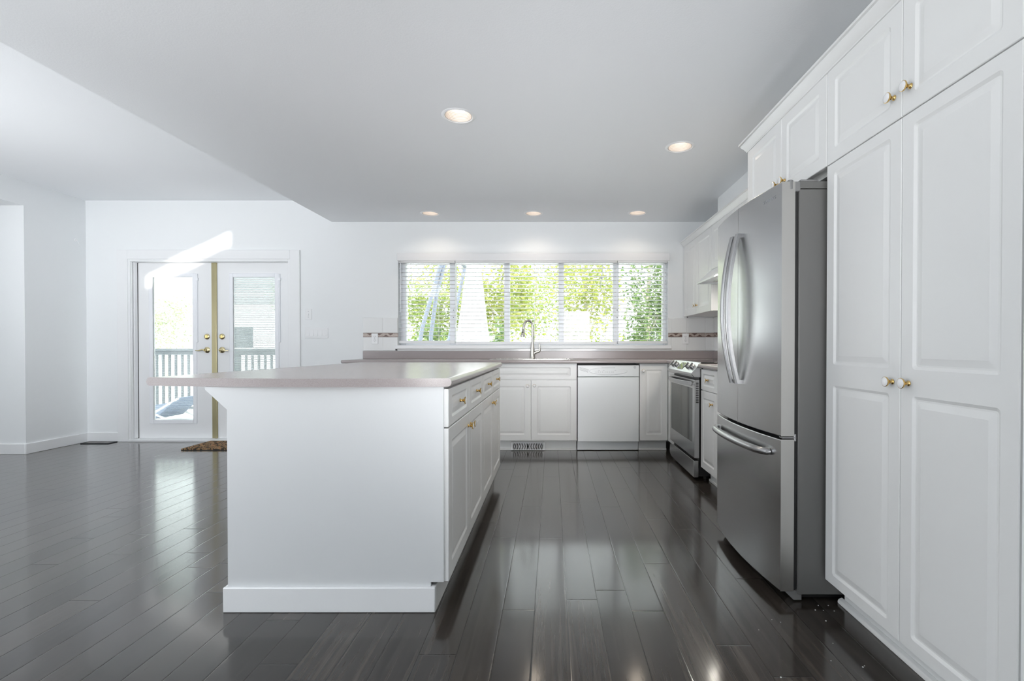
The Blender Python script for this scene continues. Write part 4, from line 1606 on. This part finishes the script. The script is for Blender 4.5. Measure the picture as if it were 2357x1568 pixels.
# ------------------------------------------------------------------ island
IZ = 0.905
IB = 0.872
iy0, iy1 = 1.868, 3.742
ix0, ix1 = -1.257, -0.418
t = thing('kitchen_island', (-0.84, 2.8, 0), 'white kitchen island cabinet with four drawers and four doors facing the fridge', 'kitchen island')
m = MB()
m.box(ix0, ix1 - 0.001, iy0 + 0.016, iy1, 0.112, IB)
m.build('body', M['cabinet'], t)
m = MB()
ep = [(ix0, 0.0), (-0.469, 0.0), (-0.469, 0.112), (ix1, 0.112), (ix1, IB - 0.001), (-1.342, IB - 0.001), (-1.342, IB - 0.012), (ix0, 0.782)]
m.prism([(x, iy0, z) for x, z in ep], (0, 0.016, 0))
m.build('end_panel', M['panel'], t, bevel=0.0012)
for ya in (2.80, iy1 - 0.036):
    m = MB()
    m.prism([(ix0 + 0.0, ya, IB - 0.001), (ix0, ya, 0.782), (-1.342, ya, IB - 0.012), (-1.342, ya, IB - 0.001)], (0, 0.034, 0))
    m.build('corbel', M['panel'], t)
m = MB()
m.box(-1.268, -0.449, iy0 - 0.014, iy0, 0, 0.097)
m.box(-1.268, ix0 - 0.0001, iy0, iy1, 0, 0.097)
m.build('baseboard', M['trim'], t, bevel=0.004)
m = MB()
m.box(-0.470, -0.449, iy0 + 0.001, iy1, 0, 0.096)
m.build('toe_kick', M['cabinet'], t, bevel=0.002)
IXF = -0.400
cw = (iy1 - 0.008 - iy0) / 4
for i in range(4):
    y0 = iy0 + 0.004 + i * cw
    front(t, 'drawer', (IXF, y0, 0.713), ISL, cw, 0.150, kn=[(cw / 2, 0.078)], margin=(0.060, 0.030))
    ku = cw - 0.034 if i % 2 == 0 else 0.034
    front(t, 'door', (IXF, y0, 0.112), ISL, cw, 0.598, kn=[(ku, 0.535)], margin=0.055)

t = thing('island_countertop', (-0.95, 2.8, IB), 'pale grey laminate island worktop with a bowed front edge', 'countertop')
# rounded long edges left and right; the near end is a flat cut edge that bows out
nb, na = 28, 8
rr_ = (IZ - IB) / 2
zc = (IZ + IB) / 2


def island_x(u, far):
    xl_, xr_ = (-1.512, -0.386) if far else (-1.607, -0.386)
    return xl_ + (xr_ - xl_) * u


def island_y(x):
    u = (x + 1.607) / 1.221
    return 1.915 * (1 - u) + 1.862 * u - 0.21 * u * (1 - u)


loop = []          # (u, x offset, z)
for i in range(nb + 1):
    loop.append((i / nb, (rr_ if i == 0 else (-rr_ if i == nb else 0)), IZ))
for i in range(1, na):
    t_ = PI / 2 - PI * i / na
    loop.append((1.0, -rr_ + rr_ * math.cos(t_), zc + rr_ * math.sin(t_)))
for i in range(nb + 1):
    k_ = nb - i
    loop.append((k_ / nb, (rr_ if k_ == 0 else (-rr_ if k_ == nb else 0)), IB))
for i in range(1, na):
    t_ = -PI / 2 - PI * i / na
    loop.append((0.0, rr_ + rr_ * math.cos(t_), zc + rr_ * math.sin(t_)))
nl = len(loop)
vs = []
ny = 6
for j in range(ny + 1):
    w_ = j / ny
    for (u, dx_, z) in loop:
        xn = island_x(u, False) + dx_
        xf = island_x(u, True) + dx_ + 0.0
        bow = 0.008 * math.sin(PI * w_) * (1 if u == 1.0 else 0)
        yn = island_y(xn)
        vs.append((xn + (xf - xn) * w_ + bow, yn + (3.765 - yn) * w_, z))
fs = []
for j in range(ny):
    for i in range(nl):
        a_, b_ = j * nl + i, j * nl + (i + 1) % nl
        fs.append((a_, a_ + nl, b_ + nl, b_))
nt_ = nb + 1
for (o_, flip) in ((0, False), (ny * nl, True)):
    q = []
    for i in range(nb):
        q.append((o_ + i, o_ + i + 1, o_ + nt_ + na - 1 + (nb - i - 1), o_ + nt_ + na - 1 + (nb - i)))
    q.append(tuple(o_ + k for k in [nb] + list(range(nt_, nt_ + na - 1)) + [nt_ + na - 1]))
    st = nt_ + na - 1 + nb
    q.append(tuple(o_ + k for k in [st] + list(range(st + 1, nl)) + [0]))
    fs += [tuple(reversed(p)) if flip else p for p in q]
m = MB()
m.add(vs, fs)
top_o = m.build('top', M['counter'], t, smooth=50)
bm = bmesh.new()
bm.from_mesh(top_o.data)
bmesh.ops.recalc_face_normals(bm, faces=bm.faces)
bm.to_mesh(top_o.data)
bm.free()
top_o.data.set_sharp_from_angle(angle=math.radians(50))

# ------------------------------------------------------------------ floor things
t = thing('door_mat', (-3.2, 5.0, 0), 'brown and red patterned coir mat in front of the glazed doors', 'door mat')
m = MB().box(-3.68, -2.78, 4.79, 5.205, 0, 0.006)
m.build('backing', M['black'], t)
m = MB().box(-3.678, -2.782, 4.792, 5.203, 0.006, 0.015)
m.build('pile', M['coir'], t)

t = thing('floor_register', (-4.83, 5.15, 0), 'dark metal heating register in the floor by the left corner', 'vent')
m = MB()
rx0, rx1, ryy0, ryy1 = -4.985, -4.685, 5.10, 5.21
m.box(rx0, rx1, ryy0, ryy0 + 0.02, 0, 0.008)
m.box(rx0, rx1, ryy1 - 0.02, ryy1, 0, 0.008)
m.box(rx0, rx0 + 0.02, ryy0 + 0.02, ryy1 - 0.02, 0, 0.008)
m.box(rx1 - 0.02, rx1, ryy0 + 0.02, ryy1 - 0.02, 0, 0.008)
m.build('rim', M['register'], t, bevel=0.003)
m = MB()
m.box(rx0 + 0.02, rx1 - 0.02, 5.152, 5.158, 0, 0.007)
for i in range(20):
    x = rx0 + 0.024 + i * 0.0128
    m.box(x, x + 0.005, ryy0 + 0.02, ryy1 - 0.02, 0.001, 0.007)
m.build('grille', M['steel_edge'], t)

rng = random.Random(5)
m = MB()
for i in range(16):
    x, y = rng.uniform(0.62, 1.05), rng.uniform(1.35, 2.0)
    if i < 5:
        x, y = rng.uniform(1.0, 1.12), rng.uniform(1.86, 1.91)
    s = rng.uniform(0.0006, 0.0016)
    m.box(x - s, x + s * 1.5, y - s, y + s, 0, s)
o = m.build('floor_crumbs', M['ceramic'])
tag(o, 'scattered white crumbs on the dark floor by the fridge foot', 'crumbs', None, 'stuff')

# ------------------------------------------------------------------ outside
GZ = -0.45
mb = MB().box(-40, 40, WY + 0.2, 70, GZ - 0.1, GZ)
struct('ground', mb, M['bounce_ground'])
mb = MB()
for i in range(20):
    mb.box(-8.2, -2.2, WY + 0.19 + i * 0.14, WY + 0.19 + i * 0.14 + 0.134, -0.06, -0.03)
mb.box(-8.2, -2.2, WY + 0.2, 8.0, GZ, -0.06)
struct('deck', mb, M['deck'])


def railing(x0, x1, y, z0, top, label, sp=0.102):
    t = thing('deck_railing', ((x0 + x1) / 2, y, z0), label, 'railing', 'grey wooden deck railings')
    m = MB().box(x0, x1, y - 0.06, y + 0.06, top - 0.035, top)
    m.box(x0, x1, y - 0.02, y + 0.02, top - 0.10, top - 0.035)
    m.build('top_rail', M['rail'], t)
    MB().box(x0, x1, y - 0.02, y + 0.02, z0 + 0.06, z0 + 0.10).build('bottom_rail', M['rail'], t)
    n = int((x1 - x0) / sp)
    for i in range(n):
        x = x0 + 0.05 + i * sp
        MB().box(x - 0.0135, x + 0.0135, y - 0.015, y + 0.015, z0 + 0.10, top - 0.10).build('baluster', M['rail'], t)
    for x in (x0, x1):
        MB().box(x - 0.045, x + 0.045, y - 0.045, y + 0.045, z0 - 0.03, top + 0.0).build('post', M['rail'], t)


railing(-7.4, -5.2, 7.75, -0.03, 1.00, 'grey wooden deck railing seen through the left glazed door')
railing(-5.05, -4.25, 7.75, -0.03, 1.00, 'grey wooden deck railing seen through the right glazed door')

# deck chair by the rail
t = thing('sling_chair', (-5.6, 6.9, -0.03), 'low folding chair with a dark sling seat on the deck', 'chair')
m = MB()
sl_ = []
for i in range(13):
    u = i / 12
    sl_.append((-5.68 + 0.53 * u, 0.015 + (0.30 * (u - 0.38) / 0.62 if u > 0.38 else 0.17 * (0.38 - u) / 0.38)))
vs, fs = [], []
for (x, z) in sl_:
    vs += [(x, 6.65, z), (x, 7.15, z), (x, 7.15, z + 0.012), (x, 6.65, z + 0.012)]
for i in range(12):
    for k in range(4):
        a, b = i * 4 + k, i * 4 + (k + 1) % 4
        fs.append((a, b, b + 4, a + 4))
fs += [(3, 2, 1, 0), (48, 49, 50, 51)]
m.add(vs, fs)
m.build('sling', M['sling'], t)
for yy in (6.66, 7.14):
    m = MB().tube([(-5.72, yy, -0.02), (sl_[-1][0], yy, sl_[-1][1])], 0.014, 8)
    m.tube([(sl_[0][0], yy, sl_[0][1]), (-5.2, yy, -0.02)], 0.014, 8)
    m.build('leg', M['canvas'], t)

# closed white parasol beyond the window
t = thing('parasol', (-1.30, 7.9, GZ), 'tall closed white parasol standing outside the window', 'parasol')
m = MB().lathe((-1.30, 7.9, GZ), (0, 0, 1), [(0.0001, 0), (0.26, 0), (0.26, 0.05), (0.04, 0.08), (0.025, 0.10), (0.025, 3.05), (0.0001, 3.05)], 20)
m.build('pole', M['tube'], t)
m = MB()
prof = [(0.30, 0.85), (0.29, 1.25), (0.25, 1.55), (0.19, 2.05), (0.14, 2.5), (0.09, 2.85), (0.03, 3.0)]
n = 32
for (r, z) in prof:
    for k in range(n):
        a = 2 * PI * k / n
        rr = r * (1 - 0.12 * math.cos(8 * a))
        m.v.append(Vector((-1.30 + rr * math.cos(a) + 0.015 * (z - 0.8), 7.9 + rr * math.sin(a), GZ + z)))
for i in range(len(prof) - 1):
    for k in range(n):
        a, b = i * n + k, i * n + (k + 1) % n
        m.f.append((a, b, b + n, a + n))
        m.mi.append(0)
m.f.append(tuple((len(prof) - 1) * n + k for k in range(n)))
m.mi.append(0)
m.build('canopy', M['canvas'], t)

# swing frame
t = thing('swing_frame', (-2.1, 8.0, GZ), 'leaning grey tube frame of a garden swing outside the window left side', 'swing frame')
m = MB().tube([(-2.45, 8.0, GZ), (-2.14, 8.0, 1.35), (-1.86, 8.0, 2.30), (-1.72, 8.0, 2.62)], 0.035, 10)
m.build('leg', M['tube'], t)
m = MB().tube([(-2.04, 8.25, GZ), (-2.05, 8.2, 1.2), (-1.93, 8.1, 1.9), (-1.72, 8.0, 2.62)], 0.035, 10)
m.build('leg', M['tube'], t)
MB().tube([(-1.72, 8.0, 2.62), (-1.72, 9.6, 2.62)], 0.035, 10).build('top_bar', M['tube'], t)
m = MB().tube([(-2.4, 9.6, GZ), (-1.72, 9.6, 2.62)], 0.035, 10)
m.build('leg', M['tube'], t)

# hanging hook under the eave
t = thing('hanging_hook', (0.64, 6.1, 2.5), 'dark metal plant hook hanging outside the window right of the tap', 'hook')
m = MB()
pp = [(0.64, 6.1, 2.60), (0.645, 6.1, 2.1), (0.635, 6.1, 1.95), (0.62, 6.1, 1.86), (0.617, 6.1, 1.78)]
for i in range(9):
    a = PI + PI * 1.2 * i / 8
    pp.append((0.617 + 0.022 + 0.022 * math.cos(a), 6.1, 1.76 + 0.022 * math.sin(a)))
m.tube(pp, 0.005, 8)
m.build('hook_rod', M['grey_plastic'], t)
m = MB()
for k in range(5):
    a = k * 1.25
    c = Vector((0.63, 6.1, 1.90))
    m.tube([c, c + Vector((0.035 * math.cos(a), 0.01, 0.022 * math.sin(a)))], [0.012, 0.003], 8)
m.build('ornament', M['grey_plastic'], t)
mb = MB().box(-6.5, 3.0, WY + 0.17, 6.2, 2.60, 2.75)
struct('roof_eave', mb, M['siding'], 'white roof overhang outside above the window')


def leaf_cloud(m, rng, c, rad, n, size, clumps=14):
    cl = []
    for _ in range(clumps):
        while True:
            p = Vector((rng.uniform(-1, 1), rng.uniform(-1, 1), rng.uniform(-1, 1)))
            if p.length < 1:
                break
        cl.append(Vector((c[0] + p.x * rad[0], c[1] + p.y * rad[1], c[2] + p.z * rad[2])))
    for i in range(n):
        q = rng.choice(cl)
        sp = 0.42
        p = q + Vector((rng.gauss(0, sp * rad[0] * 0.5), rng.gauss(0, sp * rad[1] * 0.5), rng.gauss(0, sp * rad[2] * 0.5)))
        rel = Vector(((p.x - c[0]) / rad[0], (p.y - c[1]) / rad[1], (p.z - c[2]) / rad[2]))
        if rel.length > 1.12:
            rel *= rng.uniform(0.6, 1.1) / rel.length
            p = Vector((c[0] + rel.x * rad[0], c[1] + rel.y * rad[1], c[2] + rel.z * rad[2]))
        if p.z < GZ + 0.05:
            p.z = GZ + rng.uniform(0.05, 0.5)
        a = Vector((rng.gauss(0, 1), rng.gauss(0, 1), rng.gauss(0, 0.7))).normalized()
        b = a.cross(Vector((rng.gauss(0, 1), rng.gauss(0, 1), rng.gauss(0, 1)))).normalized()
        nn = a.cross(b)
        L = size * rng.uniform(0.7, 1.4)
        W = L * 0.42
        base = len(m.v)
        m.v += [p, p + a * L * 0.5 + b * W * 0.5 + nn * L * 0.06, p + a * L, p + a * L * 0.5 - b * W * 0.5 + nn * L * 0.06, p + a * L * 0.5]
        m.f += [(base, base + 4, base + 2, base + 1), (base, base + 3, base + 2, base + 4)]
        m.mi += [0, 0]


def tree(name, seed, x, y, h, rad, cz, n, size, matl, label, cat='tree', clumps=16, group='garden trees outside'):
    r_ = random.Random(seed)
    t = thing(name, (x, y, GZ), label, cat, group)
    m = MB()
    m.tube([(x, y, GZ), (x + r_.uniform(-.1, .1), y, GZ + h * 0.35), (x + r_.uniform(-.2, .2), y + 0.1, GZ + h * 0.8)], [0.075, 0.055, 0.02], 10)
    for k in range(7):
        a = r_.uniform(0, 2 * PI)
        z = GZ + h * r_.uniform(0.3, 0.7)
        m.tube([(x, y, z), (x + math.cos(a) * rad[0] * 0.4, y + math.sin(a) * rad[1] * 0.4, z + rad[2] * 0.3), (x + math.cos(a) * rad[0] * 0.8, y + math.sin(a) * rad[1] * 0.8, z + rad[2] * 0.55)], [0.018, 0.011, 0.005], 7)
    m.build('trunk', M['bark'], t)
    m = MB()
    leaf_cloud(m, r_, (x, y, cz), rad, n, size, clumps)
    m.build('crown', M[matl], t, smooth=180)
    return t


tree('leafy_tree', 1, -2.95, 12.8, 4.6, (1.2, 0.9, 1.5), 2.0, 5200, 0.115, 'leaf_lime', 'yellow green tree behind the grey swing frame', clumps=30)
tree('leafy_tree', 2, -1.22, 10.9, 4.6, (0.75, 0.7, 1.5), 2.3, 3000, 0.11, 'leaf_gold', 'golden leafed tree just right of the closed parasol', clumps=22)
tree('leafy_tree', 3, -0.45, 14.8, 5.2, (1.25, 0.9, 1.7), 2.6, 3400, 0.115, 'leaf_lime', 'sparse lime tree behind the kitchen tap', clumps=26)
tree('leafy_tree', 4, 0.95, 12.2, 5.0, (0.85, 0.7, 1.6), 2.3, 2700, 0.115, 'leaf_gold', 'sparse yellow tree seen through the fourth window pane', clumps=26)
tree('leafy_tree', 5, 1.85, 9.5, 4.6, (0.6, 0.55, 1.5), 2.1, 5500, 0.09, 'leaf_green', 'dense green tree seen through the right casement', clumps=26)
tree('leafy_tree', 6, -11.2, 14.0, 3.2, (1.7, 0.9, 0.95), 1.6, 2600, 0.085, 'leaf_pale', 'pale leafy tree beyond the deck railing at the left door', clumps=24)
tree('leafy_tree', 12, -8.6, 16.5, 5.5, (1.0, 0.9, 1.0), 2.9, 1800, 0.09, 'leaf_pale', 'green tree top seen through the right glazed door', clumps=16)


def bush(seed, x, y, rad, n, size, matl, label):
    r_ = random.Random(seed)
    t = thing('garden_bush', (x, y, GZ), label, 'bush', 'garden bushes outside')
    m = MB()
    for k in range(6):
        a = r_.uniform(0, 2 * PI)
        m.tube([(x, y, GZ), (x + math.cos(a) * rad[0] * 0.5, y + math.sin(a) * rad[1] * 0.5, GZ + rad[2] * 1.2)], [0.02, 0.006], 7)
    m.build('stems', M['bark'], t)
    m = MB()
    leaf_cloud(m, r_, (x, y, GZ + rad[2]), rad, n, size, 18)
    m.build('foliage', M[matl], t, smooth=180)


bush(7, -2.55, 10.25, (0.5, 0.35, 0.95), 1500, 0.10, 'leaf_green', 'round green bush at the foot of the swing frame')
bush(8, -0.98, 9.2, (0.28, 0.35, 1.0), 900, 0.10, 'leaf_green', 'dark green bush beside the closed parasol')
bush(9, 0.9, 10.4, (0.42, 0.4, 0.95), 800, 0.10, 'leaf_lime', 'low lime bush below the fourth window pane')
bush(13, 0.42, 11.2, (0.42, 0.35, 1.0), 1300, 0.10, 'leaf_lime', 'pale lime bush at the left edge of the fourth window pane')
bush(10, 1.28, 8.2, (0.32, 0.35, 0.85), 1000, 0.09, 'leaf_lime', 'bright green bush at the foot of the right casement')
bush(11, 1.50, 7.2, (0.16, 0.2, 0.85), 800, 0.05, 'leaf_dark', 'grey green conifer bush low in the right casement')

t = thing('neighbour_house', (-14.2, 24, GZ), 'pale neighbouring house seen through the right glazed door', 'house')
MB().box(-17.3, -11.0, 24, 32, GZ, 3.2).build('wall', M['siding'], t)
m = MB().prism([(-17.8, 23.6, 3.2), (-10.5, 23.6, 3.2), (-14.2, 23.6, 5.2)], (0, 8.8, 0))
m.build('roof', M['roof'], t)
for x in (-16.0, -13.2):
    w_ = MB().box(x, x + 1.3, 23.94, 24.01, 0.9, 2.1).build('window', M['trim'], t)
    MB().box(x + 0.08, x + 1.22, 23.92, 23.945, 0.98, 2.02).build('pane', M['glass_dark'], w_)
